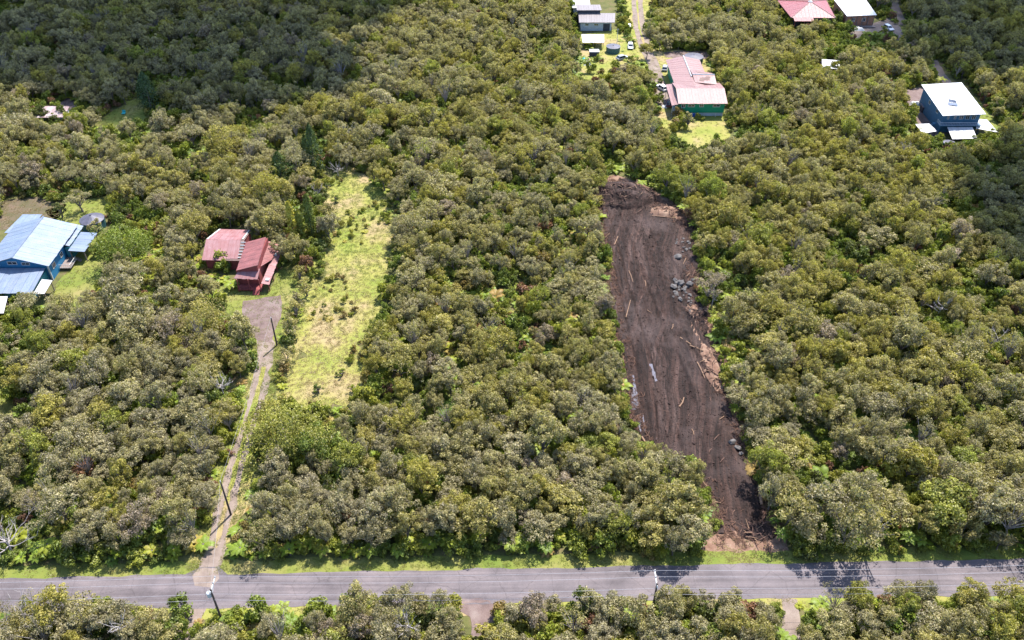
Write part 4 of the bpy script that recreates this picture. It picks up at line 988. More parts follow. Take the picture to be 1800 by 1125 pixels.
for x_ in (103.5, 107, 110.2): H.post(x_, 317.5, 0, 3.45, 'redwall')
H.window((113.5, 320.56, 2.2), 'x', 1.8, 1.1, -1)
a0 = at(1488.8, 28.7, 4.2); a1 = at(1537.3, 22, 4.2); b0 = at(1470.5, 0, 4.9)
H = House('timber_house', 128, 325, 'unpainted timber-framed house with dazzling white mono-pitch roof')
fx0, fx1, fy = a0.x, a1.x, a0.y
H.roof((fx0 - .6, fy + 18, 5.0), (fx1 + .4, fy + 18.5, 5.0), (fx1, fy + 1.2, 4.25), (fx0, fy, 4.25), 'roofwhite')
H.mb().add([(fx0 + .6, fy + 1.4, 0), (fx1 - .5, fy + 2.2, 0), (fx1 - .5, fy + 17, 0), (fx0 + .5, fy + 17, 0), (fx0 + .6, fy + 1.4, 4.05), (fx1 - .5, fy + 2.2, 4.1), (fx1 - .5, fy + 17, 4.7), (fx0 + .5, fy + 17, 4.7)], [(0, 1, 5, 4), (1, 2, 6, 5), (2, 3, 7, 6), (3, 0, 4, 7), (4, 5, 6, 7)]).build('wall', M['brownwall'], H.r)
for k in range(6):
    t = k / 5; x_ = fx0 + .5 + (fx1 - fx0 - .9) * t; y_ = fy + 1.25 + .8 * t; H.post(x_, y_, 0, 4.08, 'timber', .1)
H.window((fx0 + 3.2, fy + 1.5, 2.3), 'x', 1.3, 1.4, -1); H.window((fx0 + 7.2, fy + 1.8, 2.3), 'x', 1.3, 1.4, -1)
H.box('deck', (fx0, fy - .6, .2), (fx1, fy + 1.0, .4), M['timber'])
H = House('tin_shed', 106, 280, 'small shed with bright tin roof deep in the upper right trees', 'shed')
H.box('wall', (103.6, 277.6, 0), (108.6, 283.2, 2.35), M['darkwall'])
H.roof((104.2, 284.2, 2.75), (109.8, 283.2, 2.75), (108.2, 276.6, 2.45), (102.6, 277.8, 2.45), 'roofwhite'); H.door((106, 277.56, 0.05), 'x', 1, 2, -1, 'timber')

# 7 two-storey slate blue house in the east
H = House('two_storey_house', 132, 244, 'two-storey slate blue house under a big white flat roof')
H.box('wall', (126.2, 236.4, 0), (136.8, 253.4, 6.35), M['slateblue'])
H.roof((125.7, 254.6, 6.85), (138.6, 256.0, 6.95), (137.4, 234.8, 6.6), (124.4, 233.8, 6.6), 'roofwhite', 1.1)
H.box('deck', (125.0, 234.6, 2.85), (137.0, 236.4, 3.05), M['slateblue']); H.railing((125.0, 234.65, 3.05), (137.0, 234.65, 3.05), 'palemetal'); H.railing((125.05, 234.7, 3.05), (125.05, 237, 3.05), 'palemetal')
for x_ in (125.2, 129.1, 133, 136.8): H.post(x_, 234.8, 0, 2.85, 'slateblue')
for x_, w_ in ((127.6, .6), (129.6, .6), (131.4, 1.2), (133.2, 1.2), (135.0, 1.2)): H.window((x_, 236.36, 4.9), 'x', w_, 1.3, -1, 'palemetal', .08)
H.window((126.16, 241, 4.6), 'y', 1.4, 1.2, -1, 'palemetal'); H.window((126.16, 247, 4.6), 'y', 1.4, 1.2, -1, 'palemetal'); H.door((131.5, 236.38, .05), 'x', 1.2, 2.1, -1, 'darkwall')
H.mb().slab([(129.0, 241.9, 6.95), (131.4, 241.0, 7.1), (131.0, 239.6, 7.0), (128.6, 240.4, 6.85)], .06).build('solar_panel', M['solar'], H.r)
H.mb().slab([(129.4, 243.0, 7.5), (131.2, 242.0, 7.5), (131.2, 241.4, 7.0), (129.2, 242.2, 7.0)], .06).build('solar_panel', M['solar'], H.r)
for k in range(7): H.box('step', (124.0 - k * .3, 236.6, 2.5 - k * .4), (124.9 - k * .3, 237.8, 2.62 - k * .4), M['slateblue'])
H = House('porch_roof', 130.4, 231, 'white lean-to roof on posts against the front of the two-storey house', 'lean-to')
H.roof((127.1, 234.3, 2.75), (134.5, 234.3, 2.75), (133.4, 228.0, 2.35), (126.1, 227.6, 2.35), 'roofwhite', 1.1)
for x_, y_ in ((126.5, 228.1), (129.8, 228.2), (133.1, 228.4)): H.post(x_, y_, 0, 2.38, 'darkwall')
H = House('shade_roof', 121, 233.5, 'white shade roof flecked with leaves beside the outdoor stairs', 'lean-to')
H.roof((118.6, 236.4, 2.65), (122.8, 236.8, 2.65), (123.6, 232.4, 2.4), (118.8, 231.0, 2.4), 'roofwhite', 1.1)
for x_, y_ in ((119.0, 231.6), (123.2, 232.8), (119.0, 236.0), (122.5, 236.3)): H.post(x_, y_, 0, 2.42, 'darkwall')
H = House('canopy', 138.8, 236, 'pale tin canopy at the far side of the two-storey house', 'lean-to')
H.roof((138.2, 239.6, 2.75), (140.8, 239.2, 2.75), (141.0, 231.6, 2.4), (135.6, 234.2, 2.4), 'roofwhite', 1.1)
for x_, y_ in ((136.2, 234.4), (140.5, 232.3), (140.4, 238.6), (138.4, 239)): H.post(x_, y_, 0, 2.42, 'darkwall')
H = House('tool_shed', 125.6, 249, 'small grey tool shed beside the two-storey house', 'shed')
c = at(1625, 196); H.r.location = (c.x, c.y, 0); H.off = Vector((c.x, c.y, 0))
H.box('wall', (c.x - 1.2, c.y - 1, 0), (c.x + 1.2, c.y + 1.2, 1.9), M['darkwall']); H.roof((c.x - 1.5, c.y + 1.4, 2.15), (c.x + 1.4, c.y + 1.7, 2.15), (c.x + 1.3, c.y - 1.2, 1.95), (c.x - 1.5, c.y - 1.3, 1.95), 'roofgrey')
H.door((c.x, c.y - 1.02, .05), 'x', .9, 1.7, -1, 'greywall')

# 8 rusty tin shack in the north-west
H = House('tin_shack', -138, 244, 'low shack with streaked rusty white tin roof in dark woods')
H.box('wall', (-141.6, 241.8, 0), (-134.4, 247.0, 2.3), M['greywall'])
H.roof((-142.2, 247.8, 3.0), (-134.4, 247.5, 3.0), (-133.6, 241.4, 2.4), (-142.0, 241.2, 2.4), 'roofworn')
H.roof((-143.8, 245.2, 2.3), (-142.1, 245.2, 2.4), (-142.0, 241.3, 2.1), (-144.4, 241.3, 2.0), 'roofwhite')
H.roof((-133.9, 245.0, 2.35), (-130.4, 244.6, 2.3), (-130.2, 240.2, 2.0), (-133.6, 240.4, 2.05), 'roofworn', skip=(2,))
for x_, y_ in ((-130.6, 240.6), (-130.7, 244.2), (-133.3, 240.8)): H.post(x_, y_, 0, 2.0)
H.window((-138, 241.76, 1.5), 'x', 1.2, .8, -1)

# ------------------------------------------------------------------ vehicles
def car(px, py, heading, label, mat='carwhite', L=4.5, Wd=1.8, Hh=1.5, style='suv', z=0.0):
    p = at(px, py); root = empty({'suv': 'parked_car', 'van': 'parked_van', 'pickup': 'pickup_truck'}[style], (p.x, p.y, z), heading)
    tag(root, label, {'suv': 'car', 'van': 'van', 'pickup': 'truck'}[style])
    hb = Hh * .56; w = Wd / 2
    prof = [(-L / 2, .32), (-L / 2, hb * .92), (-L / 2 + .15, hb), (L / 2 - 1.15, hb), (L / 2 - .25, hb * .9), (L / 2, hb * .7), (L / 2, .32)]
    m_ = MB(); n = len(prof)
    m_.add([(x_, -w, z_) for x_, z_ in prof] + [(x_, w, z_) for x_, z_ in prof], [tuple(range(n)), tuple(range(2 * n - 1, n - 1, -1))] + [(i, n + i, n + (i + 1) % n, (i + 1) % n) for i in range(n)])
    m_.build('body', M[mat], root)
    cab = {'suv': (-L / 2 + .2, -L / 2 + .6, L * .08, L * .24), 'van': (-L / 2 + .08, -L / 2 + .2, L * .22, L * .36), 'pickup': (-L * .08, -L * .03, L * .16, L * .27)}[style]
    b0, t0, t1, b1 = cab; wi = w - .06; wt = w - .24
    m_ = MB(); m_.add([(b0, -wi, hb), (b1, -wi, hb), (b1, wi, hb), (b0, wi, hb), (t0, -wt, Hh - .07), (t1, -wt, Hh - .07), (t1, wt, Hh - .07), (t0, wt, Hh - .07)], [(0, 1, 5, 4), (1, 2, 6, 5), (2, 3, 7, 6), (3, 0, 4, 7), (4, 5, 6, 7)])
    m_.build('windows', M['darkglass'], root)
    MB().box((t0 - .06, -wt - .03, Hh - .07), (t1 + .04, wt + .03, Hh)).build('roof', M[mat], root)
    m_ = MB()
    for sg in (-1, 1):
        for xb, xt in ((b0, t0), (b1, t1), ((b0 + b1) / 2, (t0 + t1) / 2)): m_.tube([(xb, sg * wi * 1.01, hb), (xt, sg * wt * 1.01, Hh - .06)], [.06, .05], 5)
    m_.build('pillars', M[mat], root)
    if style == 'pickup':
        MB().box((-L / 2 + .12, -w + .12, hb + .005), (b0 - .08, w - .12, hb + .03)).build('bed', M['darkwall'], root)
    wm = MB(); wm.tube([(0, -.11, 0), (0, .11, 0)], [.34, .34], 14); wme = wm.mesh('wheel', M['tyre']); rm = MB().tube([(0, -.12, 0), (0, .12, 0)], [.19, .19], 10).mesh('rim', M['palemetal'])
    for x_ in (-L * .3, L * .31):
        for sg in (-1, 1): o = link('wheel', wme, root, (x_, sg * (w - .1), .34)); link('rim', rm, o)
    for sg in (-1, 1):
        MB().box((L / 2 - .06, sg * (w - .25) - .17, hb * .72), (L / 2 + .02, sg * (w - .25) + .17, hb * .88)).build('headlight', M['lamp'], root)
        MB().box((b1 - .3, min(sg * w, sg * (w + .16)), hb + .02), (b1 - .12, max(sg * w, sg * (w + .16)), hb + .16)).build('side_mirror', M[mat], root)
    MB().box((L / 2 - .03, -w + .06, .34), (L / 2 + .08, w - .06, .5)).build('bumper', M['tyre'], root)
    return root
car(1163, 157, math.radians(118), 'white car parked on the grass beside the pink-roofed house', Hh=1.6, L=4.7)
car(1169, 122, math.radians(75), 'silver-grey car tucked behind the pink-roofed house', 'cargrey')
car(1176, 184, math.radians(80), 'maroon and grey pickup at the front corner of the green house', 'carred', style='pickup', L=5.0)
car(1108, 84, math.radians(-95), 'white car beside the track near the dark round tank', L=4.4)
car(1104, 53, math.radians(88), 'white van beside the track next to the grey house', style='van', Hh=2.1, L=4.9, Wd=1.95)
car(1561, 52, math.radians(-72), 'white car at the end of the timber house driveway', L=4.6, Hh=1.6)
car(1094, 104, math.radians(30), 'grey car half under the trees below the dark round tank', 'cargrey')
# box trailer and yard clutter
p = at(1045, 100); H = House('box_trailer', p.x, p.y, 'dark box trailer with white-railed top in the grassy yard', 'trailer')
H.box('box', (p.x - 1.8, p.y - 1.1, .5), (p.x + 1.4, p.y + 1.1, 2.2), M['darkwall']); H.mb().slab([(p.x - 1.9, p.y + 1.2, 2.3), (p.x + 1.5, p.y + 1.2, 2.3), (p.x + 1.5, p.y - 1.2, 2.26), (p.x - 1.9, p.y - 1.2, 2.26)], .05).build('top', M['palemetal'], H.r)
for sg in (-1, 1): H.mb().tube([(p.x, p.y + sg * 1.25, .35), (p.x, p.y + sg * 1.1, .35)], [.35, .35], 12).build('wheel', M['tyre'], H.r)
H.mb().tube([(p.x + 1.4, p.y, .5), (p.x + 2.6, p.y, .45)], [.06, .06], 5).build('hitch', M['tyre'], H.r)

def crumple(name, px, py, w, d, h, mat, label, cat, seed):
    """something loose under or made of sheeting: a lumpy low heap"""
    p = at(px, py); vs = []; fs = []; n = 9
    for i in range(n):
        for j in range(n):
            u, v_ = i / (n - 1) * 2 - 1, j / (n - 1) * 2 - 1; e = max(0, 1 - max(abs(u), abs(v_)) ** 3)
            vs.append((u * w / 2, v_ * d / 2, e * h * (0.55 + 0.6 * float(vnoise(u * 2 + seed, v_ * 2 + seed))) - .02))
    for i in range(n - 1):
        for j in range(n - 1): fs.append((i * n + j, (i + 1) * n + j, (i + 1) * n + j + 1, i * n + j + 1))
    o = MB().add(vs, fs).build(name, M[mat], None, loc=(p.x, p.y, .03)); tag(o, label, cat); return o
crumple('tarpaulin', 1032, 112, 2.6, 3.2, 1.0, 'white', 'rumpled white tarpaulin over yard clutter below the box trailer', 'tarpaulin', 1)
crumple('tarpaulin', 1026, 106, 1.6, 1.6, .9, 'teal', 'small teal tarpaulin in the clutter below the box trailer', 'tarpaulin', 2)
crumple('tarpaulin', 1037, 107, 1.2, 1.4, .8, 'pinkstuff', 'pink cover in the clutter below the box trailer', 'tarpaulin', 3)
crumple('tarpaulin', 1168, 188, 1.7, 2.0, .6, 'white', 'round white cover on the lawn beside the maroon pickup', 'tarpaulin', 4)
crumple('tarpaulin', 1508, 52, 4.5, 3.0, .9, 'white', 'white sheeting piled in front of the timber house', 'tarpaulin', 5)
crumple('tarpaulin', 1546, 92, 3.0, 2.2, 1.6, 'white', 'white cover glimpsed among trees above the tin shed', 'tarpaulin', 6)
crumple('tarpaulin', 1608, 184, 3.0, 2.2, 1.2, 'white', 'white cover heap on the gravel beside the two-storey house', 'tarpaulin', 7)
crumple('tarpaulin', 1621, 178, 1.7, 1.4, 1.2, 'white', 'smaller white cover by the wall of the two-storey house', 'tarpaulin', 8)
p = at(218, 201); H = House('lawn_chair', p.x, p.y, 'teal chair alone on the lawn by the tin shack', 'chair')
H.box('seat', (p.x - .5, p.y - .5, .4), (p.x + .5, p.y + .5, .5), M['teal']); H.box('backrest', (p.x - .5, p.y + .45, .5), (p.x + .5, p.y + .55, 1.2), M['teal'])
for a_ in (-.45, .37):
    for b_ in (-.45, .37): H.box('leg', (p.x + a_, p.y + b_, 0), (p.x + a_ + .08, p.y + b_ + .08, .4), M['teal'])

# ------------------------------------------------------------------ utility poles and wires
def upole(x, y, h, label, arm=0.0, transformer=False, stub=True):
    root = empty('utility_pole', (x, y, 0)); tag(root, label, 'utility pole')
    MB().tube([(0, 0, -.2), (0, 0, h * .5), (0, 0, h)], [.19, .165, .13], 10).build('pole', M['pole'], root)
    if arm:
        MB().box((-.07, -.5, h - .55), (.07, arm, h - .38)).build('crossarm', M['palemetal'], root)
        MB().tube([(0, .12, h - 1.4), (0, arm * .55, h - .55)], [.04, .04], 5).build('brace', M['palemetal'], root)
        for t in (-.35, arm * .5, arm - .15): MB().tube([(0, t, h - .38), (0, t, h - .25), (0, t, h - .12)], [.09, .11, .05], 8).build('insulator', M['white'], root)
    else:
        MB().tube([(0, 0, h), (0, 0, h + .25)], [.1, .06], 8).build('insulator', M['white'], root)
    if transformer:
        t = MB().tube([(-.48, 0, h - 2.0), (-.48, 0, h - 1.9), (-.48, 0, h - .95), (-.48, 0, h - .85)], [.26, .34, .34, .2], 14).build('transformer', M['palemetal'], root)
        MB().tube([(-.48, .12, h - .85), (-.48, .12, h - .5)], [.06, .05], 6).build('bushing', M['white'], t)
        MB().box((-.2, -.06, h - 1.6), (-.1, .06, h - 1.2)).build('bracket', M['palemetal'], root)
    return root
P1 = at(391, 1093); P2 = at(1145, 1083); P3 = at(406, 905); P4 = at(487, 607)
h1, h2, h3, h4 = 8.6, 8.6, 8.6, 7.4
upole(P1.x, P1.y, h1, 'utility pole with white transformer at the driveway junction', 2.4, True)
upole(P2.x, P2.y, h2, 'utility pole with pale crossarm over the road, no transformer', 2.6)
upole(P3.x, P3.y, h3, 'dark slim utility pole beside the lower two-track driveway')
upole(P4.x, P4.y, h4, 'dark slim utility pole just below the gravel turning pad')
EX0 = Vector((P1.x - 67, P1.y - 1.4, 0)); EX1 = Vector((P2.x + 67, P2.y + 1.4, 0))
upole(EX0.x, EX0.y, 8.6, 'utility pole further left along the road', 2.4); upole(EX1.x, EX1.y, 8.6, 'utility pole further right along the road', 2.4)
def wire(label, pts, sag, r=.022):
    m_ = MB()
    path = []
    for a_, b_ in zip(pts[:-1], pts[1:]):
        a_, b_ = Vector(a_), Vector(b_); n = 14
        for k in range(n + (b_ == Vector(pts[-1]))): t = k / n; path.append(a_.lerp(b_, t) - Vector((0, 0, sag * 4 * t * (1 - t))))
    m_.tube(path, [r] * len(path), 5); o = m_.build('power_line', M['wire']); tag(o, label, 'power line', 'wires along the road')
for t, z_, sg, lb in ((2.3, -.12, .7, 'power line farthest over the road, at the crossarm tips'), (1.2, -.12, .75, 'power line at the middle of the crossarms'), (-.05, -1.2, .8, 'upper of the two power lines running straight along the poles'), (-.12, -2.6, .9, 'lower of the two power lines running straight along the poles')):
    wire(lb, [(q.x, q.y + t, 8.6 + z_) for q in (EX0, P1, P2, EX1)], sg)
wire('power line climbing from the junction pole along the driveway', [(P1.x, P1.y, h1), (P3.x, P3.y, h3 + .2), (P4.x, P4.y, h4 + .2)], .6, .012)

# ------------------------------------------------------------------ landmark trees
def special(name, px, py, R, Hc, zc, nl, per, leaf, mat, tone, label, cat='tree', lobe=(.2, .36), under=-.3, r0=.25, group=None, flat=1.0):
    p = at(px, py); root = empty(name, (p.x, p.y, 0)); cm, C = crown_mesh('crown', R, Hc, zc, nl, per, leaf, M[mat], lobe, under, flat)
    link('trunk', trunk_mesh('trunk', C, zc, r0, M['bark'], 9), root); c_ = link('crown', cm, root); c_['tone'] = tone; tag(root, label, cat, group); return root
special('broadleaf_tree', 228, 462, 5.6, 4.0, 4.6, 60, 200, .2, 'shrub', .42, 'big fresh green spreading tree between the blue house and the woods')
special('broadleaf_tree', 508, 800, 6.4, 4.4, 4.6, 70, 200, .2, 'ohia', .86, 'large yellow-green spreading tree beside the two-track driveway')
special('broadleaf_tree', 560, 812, 4.0, 3.0, 4.0, 40, 190, .2, 'shrub', .3, 'darker green tree leaning against the yellow-green spreading tree')
special('broadleaf_tree', 468, 770, 4.0, 2.6, 3.2, 36, 190, .2, 'ohia', .8, 'low yellow-green tree nearest the driveway grass')
special('broadleaf_tree', 360, 600, 5.6, 3.2, 4.2, 56, 190, .19, 'ohia', .66, 'olive spreading tree just below the weathered maroon house')
special('broadleaf_tree', 404, 290, 4.8, 5.2, 6.2, 46, 180, .2, 'ohia', .74, 'tall pale yellowish tree with feathery crown above the maroon house')
special('ohia_tree', 1242, 538, 3.6, 1.7, 6.0, 26, 110, .17, 'ohia', .05, 'thin grey-crowned tree with bare dark trunk beside the rock heap', flat=.7)
special('small_tree', 110, 382, 1.6, 1.6, 2.4, 16, 120, .16, 'shrub', .05, 'small dark rounded tree on the lawn behind the blue house')
special('small_tree', 146, 372, 2.6, 2.4, 3.8, 24, 130, .17, 'ohia', .3, 'grey-green tree by the conical water tank')
special('small_tree', 172, 408, 1.9, 1.3, 1.7, 18, 130, .16, 'ohia', .45, 'rounded bush at the foot of the conical water tank')
special('small_tree', 1207, 226, 1.5, 2.6, 3.0, 22, 110, .16, 'ohia', .35, 'slim tree standing alone on the lawn before the green house')
special('small_tree', 62, 560, 3.0, 2.4, 4.2, 28, 130, .17, 'ohia', .3, 'grey-green tree in front of the white carport')
special('small_tree', 122, 560, 2.9, 2.2, 3.4, 28, 130, .17, 'ohia', .55, 'olive tree at the lower end of the blue house lawn')
for k, (x_, y_, s_, t_) in enumerate(((512, 590, 2.2, .5), (520, 560, 1.9, .62), (505, 640, 1.9, .55), (540, 520, 2.0, .6), (525, 540, 1.7, .4), (530, 495, 1.8, .7))):
    special('small_tree', x_, y_, s_, s_ * 1.0, s_ * 1.15, 18, 120, .16, 'ohia', t_, ['olive bushy tree opposite the upper driveway pole', 'yellow-olive bushy tree midway along the clearing edge', 'lowest bushy tree along the clearing edge', 'olive bush near the top of the turning pad', 'small grey-olive bush beside the turning pad', 'yellowish bush highest along the clearing edge'][k], 'tree')
for k, (x_, y_, s_, t_) in enumerate(((600, 660, 1.0, .5), (575, 330, 1.4, .3), (622, 690, 1.3, .6), (590, 355, 1.2, .4), (560, 690, 1.1, .35))):
    special('shrub', x_, y_, s_, s_ * .8, s_ * .7, 10, 90, .14, 'shrub', t_, ['lone shrub low in the sunny clearing', 'dark shrub at the top of the sunny clearing', 'shrub at the bottom end of the sunny clearing', 'shrub beside the pale brush at the clearing top', 'shrub beside the driveway side of the clearing bottom'][k], 'shrub')

def conifer(px, py, h, r, tone, label, col=0.75, n=2600, droop=.4):
    p = at(px, py); root = empty('conifer', (p.x, p.y, 0)); z_ = rng.random(n) ** .85; prof = np.minimum(1, (1 - z_) * 1.6) ** col * np.minimum(1, .35 + z_ * 4)
    a_ = rng.uniform(0, 6.283, n); rr = r * prof * (rng.uniform(.35, 1.0, n) ** .5) * (1 + .22 * np.sin(a_ * 3 + z_ * 17) + .15 * np.sin(a_ * 5 - z_ * 31))
    P = np.stack([np.cos(a_) * rr, np.sin(a_) * rr, .4 + z_ * (h - .4)], 1); N = np.stack([np.cos(a_), np.sin(a_), np.full(n, .5)], 1) + rng.normal(size=(n, 3)) * .4
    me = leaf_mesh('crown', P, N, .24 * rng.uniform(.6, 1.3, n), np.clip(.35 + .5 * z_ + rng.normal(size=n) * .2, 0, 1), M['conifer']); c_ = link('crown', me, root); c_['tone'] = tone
    MB().tube([(0, 0, -.2), (0, 0, h * .5), (0, 0, h * .95)], [.22, .14, .03], 8).build('trunk', M['bark'], root); tag(root, label, 'conifer'); return root
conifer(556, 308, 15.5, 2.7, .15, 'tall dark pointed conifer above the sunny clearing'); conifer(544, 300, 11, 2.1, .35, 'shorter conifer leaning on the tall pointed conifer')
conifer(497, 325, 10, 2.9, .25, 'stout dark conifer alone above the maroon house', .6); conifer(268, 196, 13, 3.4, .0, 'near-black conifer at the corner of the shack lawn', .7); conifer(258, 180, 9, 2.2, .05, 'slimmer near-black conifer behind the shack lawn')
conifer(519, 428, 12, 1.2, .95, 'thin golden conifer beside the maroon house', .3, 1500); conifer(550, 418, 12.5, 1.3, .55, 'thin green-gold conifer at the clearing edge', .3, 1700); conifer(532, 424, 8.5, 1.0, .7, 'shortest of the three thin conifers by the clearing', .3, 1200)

# ------------------------------------------------------------------ bare, bleached trees
def deadtree(px, py, h, spread, label, mat='deadwood', seed=0, lie=0.0, nl=7, thick=.13):
    p = at(px, py); r = random.Random(seed); root = empty('dead_tree', (p.x, p.y, 0), r.uniform(0, 6.28)); tag(root, label, 'dead tree')
    top = Vector((r.uniform(-.4, .4) + lie, r.uniform(-.4, .4), h * .5)); MB().tube([(0, 0, -.2), top * .5 + Vector((.1, 0, 0)), top], [thick * 1.3, thick, thick * .8], 7).build('trunk', M[mat], root)
    for k in range(nl):
        a_ = 6.283 * k / nl + r.uniform(-.3, .3); m_ = MB()
        def grow(p0, d, L, rad, lev):
            pts = [p0]; rads = [rad]
            for j in range(3):
                d = (d + Vector((r.uniform(-.35, .35), r.uniform(-.35, .35), r.uniform(-.1, .25)))).normalized(); pts.append(pts[-1] + d * L / 3); rads.append(rad * (1 - .25 * (j + 1)))
            m_.tube(pts, rads, 5)
            if lev:
                for q in range(3): grow(pts[r.randint(1, 3)], (d + Vector((r.uniform(-.9, .9), r.uniform(-.9, .9), r.uniform(-.2, .6)))).normalized(), L * .62, rad * .55, lev - 1)
        grow(top * r.uniform(.6, 1), Vector((math.cos(a_), math.sin(a_), r.uniform(.15, .8))).normalized(), spread, thick * .7, 2); m_.build('branch', M[mat], root)
    return root
deadtree(22, 975, 6.5, 3.4, 'sprawling bleached dead tree at the left edge above the road', seed=1, nl=8, thick=.17)
deadtree(718, 1126, 9.5, 1.7, 'bleached dead tree just left of the gravel path', seed=2, nl=8); deadtree(60, 1128, 9.0, 3.2, 'sprawling pale dead tree below the road in the corner', seed=3, nl=9, thick=.16)
deadtree(225, 1128, 9.0, 1.8, 'small bleached dead tree below the road', seed=4, nl=7); deadtree(396, 700, 8, 1.9, 'white dead tree beside the upper two-track driveway', seed=5, nl=8)
deadtree(1250, 540, 7.5, 1.4, 'pale forked dead tree by the rock heap', seed=6, nl=5); deadtree(595, 310, 5, 1.8, 'pale grey dead brush above the sunny clearing', seed=7, nl=8)
deadtree(1575, 290, 8.5, 2.5, 'greyish bare tree below and left of the two-storey house', seed=8, nl=9); deadtree(1645, 566, 8.5, 1.8, 'pinkish bare tree amid the right-hand canopy', seed=9, nl=8)
deadtree(625, 262, 9, 2.0, 'lilac-grey bare tree above the sunny clearing', seed=10, nl=9); deadtree(560, 345, 3, 1.9, 'fallen grey brush at the top of the clearing', seed=11, nl=8)
deadtree(1745, 620, 8.5, 1.8, 'grey bare tree near the right edge of the canopy', seed=12, nl=8)

# ------------------------------------------------------------------ tree ferns: fronds are separate
def treefern(x, y, s, tone, label, group=None, z=1.5):
    root = empty('tree_fern', (x, y, 0), rnd.uniform(0, 6.28)); root.scale = (s, s, s * rnd.uniform(.75, 1.15)); tag(root, label, 'tree fern', group)
    link('trunk', FTRUNK, root); n = rnd.randint(9, 13)
    for k in range(n):
        o = link('frond', rnd.choice(FROND), root, (0, 0, 1.45), (rnd.uniform(-.15, .15), rnd.uniform(-.3, .12), 6.283 * k / n + rnd.uniform(-.2, .2))); o['tone'] = min(1, max(0, tone + rnd.uniform(-.08, .08)))
        o.scale = (1, 1, 1) if rnd.random() < .5 else (.85, .85, .85)
FERNS = []
def fernpx(px, py, s, t, label, group=None):
    p = at(px, py); treefern(p.x, p.y, s, t, label, group)
fernpx(408, 508, 1.25, .6, 'bright green tree fern before the maroon house porch')
BAND = 'tree ferns along the upper road edge'
def band_word(x):
    return ('left of the two-track driveway' if x < 370 else 'just right of the two-track driveway' if x < 560 else 'between driveway and bulldozed lot' if x < 860 else 'left of the bulldozed lot' if x < 1250 else 'just right of the bulldozed lot' if x < 1500 else 'in the far right roadside thicket')
for x_ in list(range(420, 860, 17)) + list(range(905, 1240, 20)) + list(range(1390, 1790, 26)) + list(range(40, 360, 34)):
    px_ = x_ + rnd.uniform(-9, 9); b = road_far(at(px_, 985).x) + rnd.uniform(2.9, 5.5); xx = at(px_, 985).x
    t = min(.85, max(.2, rnd.gauss(.55, .16)))
    treefern(xx, b, rnd.uniform(.7, 1.15), t, f"{'yellow-green' if t > .6 else 'bright green' if t > .42 else 'deep green'} roadside tree fern {band_word(px_)}", f"{'yellow-green' if t > .6 else 'bright green' if t > .42 else 'deep green'} roadside tree ferns {band_word(px_)}")
for x_, y_, lb in ((70, 975, 'below the sprawling bleached dead tree'), (88, 968, 'below the sprawling bleached dead tree'), (105, 980, 'below the sprawling bleached dead tree'), (30, 600, 'below the white carport'), (55, 590, 'below the white carport'), (80, 598, 'below the white carport'), (20, 610, 'below the white carport'), (46, 620, 'below the white carport'),
                   (1245, 528, 'under the thin grey-crowned tree'), (1258, 520, 'under the thin grey-crowned tree'), (1270, 528, 'under the thin grey-crowned tree'), (1235, 515, 'under the thin grey-crowned tree'), (1328, 520, 'deep in the woods right of the rock heap'),
                   (455, 1088, 'below the road near the transformer pole'), (480, 1084, 'below the road near the transformer pole'), (500, 1080, 'below the road near the transformer pole'), (430, 1092, 'below the road near the transformer pole'), (412, 1096, 'below the road near the transformer pole'),
                   (1090, 1085, 'below the road near the crossarm pole'), (1110, 1092, 'below the road near the crossarm pole'), (1130, 1088, 'below the road near the crossarm pole'), (1420, 1100, 'below the road right of the dirt gap'), (1436, 1090, 'below the road right of the dirt gap'), (740, 1082, 'beside the gravel path below the road'), (765, 1078, 'beside the gravel path below the road'),
                   (1130, 330, 'above the top of the bulldozed lot'), (1150, 335, 'above the top of the bulldozed lot'), (1168, 345, 'above the top of the bulldozed lot'), (1185, 352, 'above the top of the bulldozed lot'), (1120, 315, 'above the top of the bulldozed lot'), (1200, 372, 'above the top of the bulldozed lot'), (1145, 318, 'above the top of the bulldozed lot'), (1215, 400, 'above the top of the bulldozed lot'),
                   (690, 345, 'at the top corner of the sunny clearing'), (672, 335, 'at the top corner of the sunny clearing'), (700, 362, 'at the top corner of the sunny clearing'), (655, 325, 'at the top corner of the sunny clearing'),
                   (1625, 150, 'above the gravel yard of the two-storey house'), (1610, 145, 'above the gravel yard of the two-storey house'), (1640, 140, 'above the gravel yard of the two-storey house'), (1650, 150, 'above the gravel yard of the two-storey house'),
                   (180, 236, 'at the foot of the shack lawn'), (192, 240, 'at the foot of the shack lawn'), (172, 232, 'at the foot of the shack lawn'), (205, 242, 'at the foot of the shack lawn')):
    t = min(.85, max(.2, rnd.gauss(.52, .14))); fernpx(x_ + rnd.uniform(-3, 3), y_ + rnd.uniform(-3, 3), rnd.uniform(.75, 1.2), t, f'bright tree fern {lb}', f'bright tree ferns {lb}')

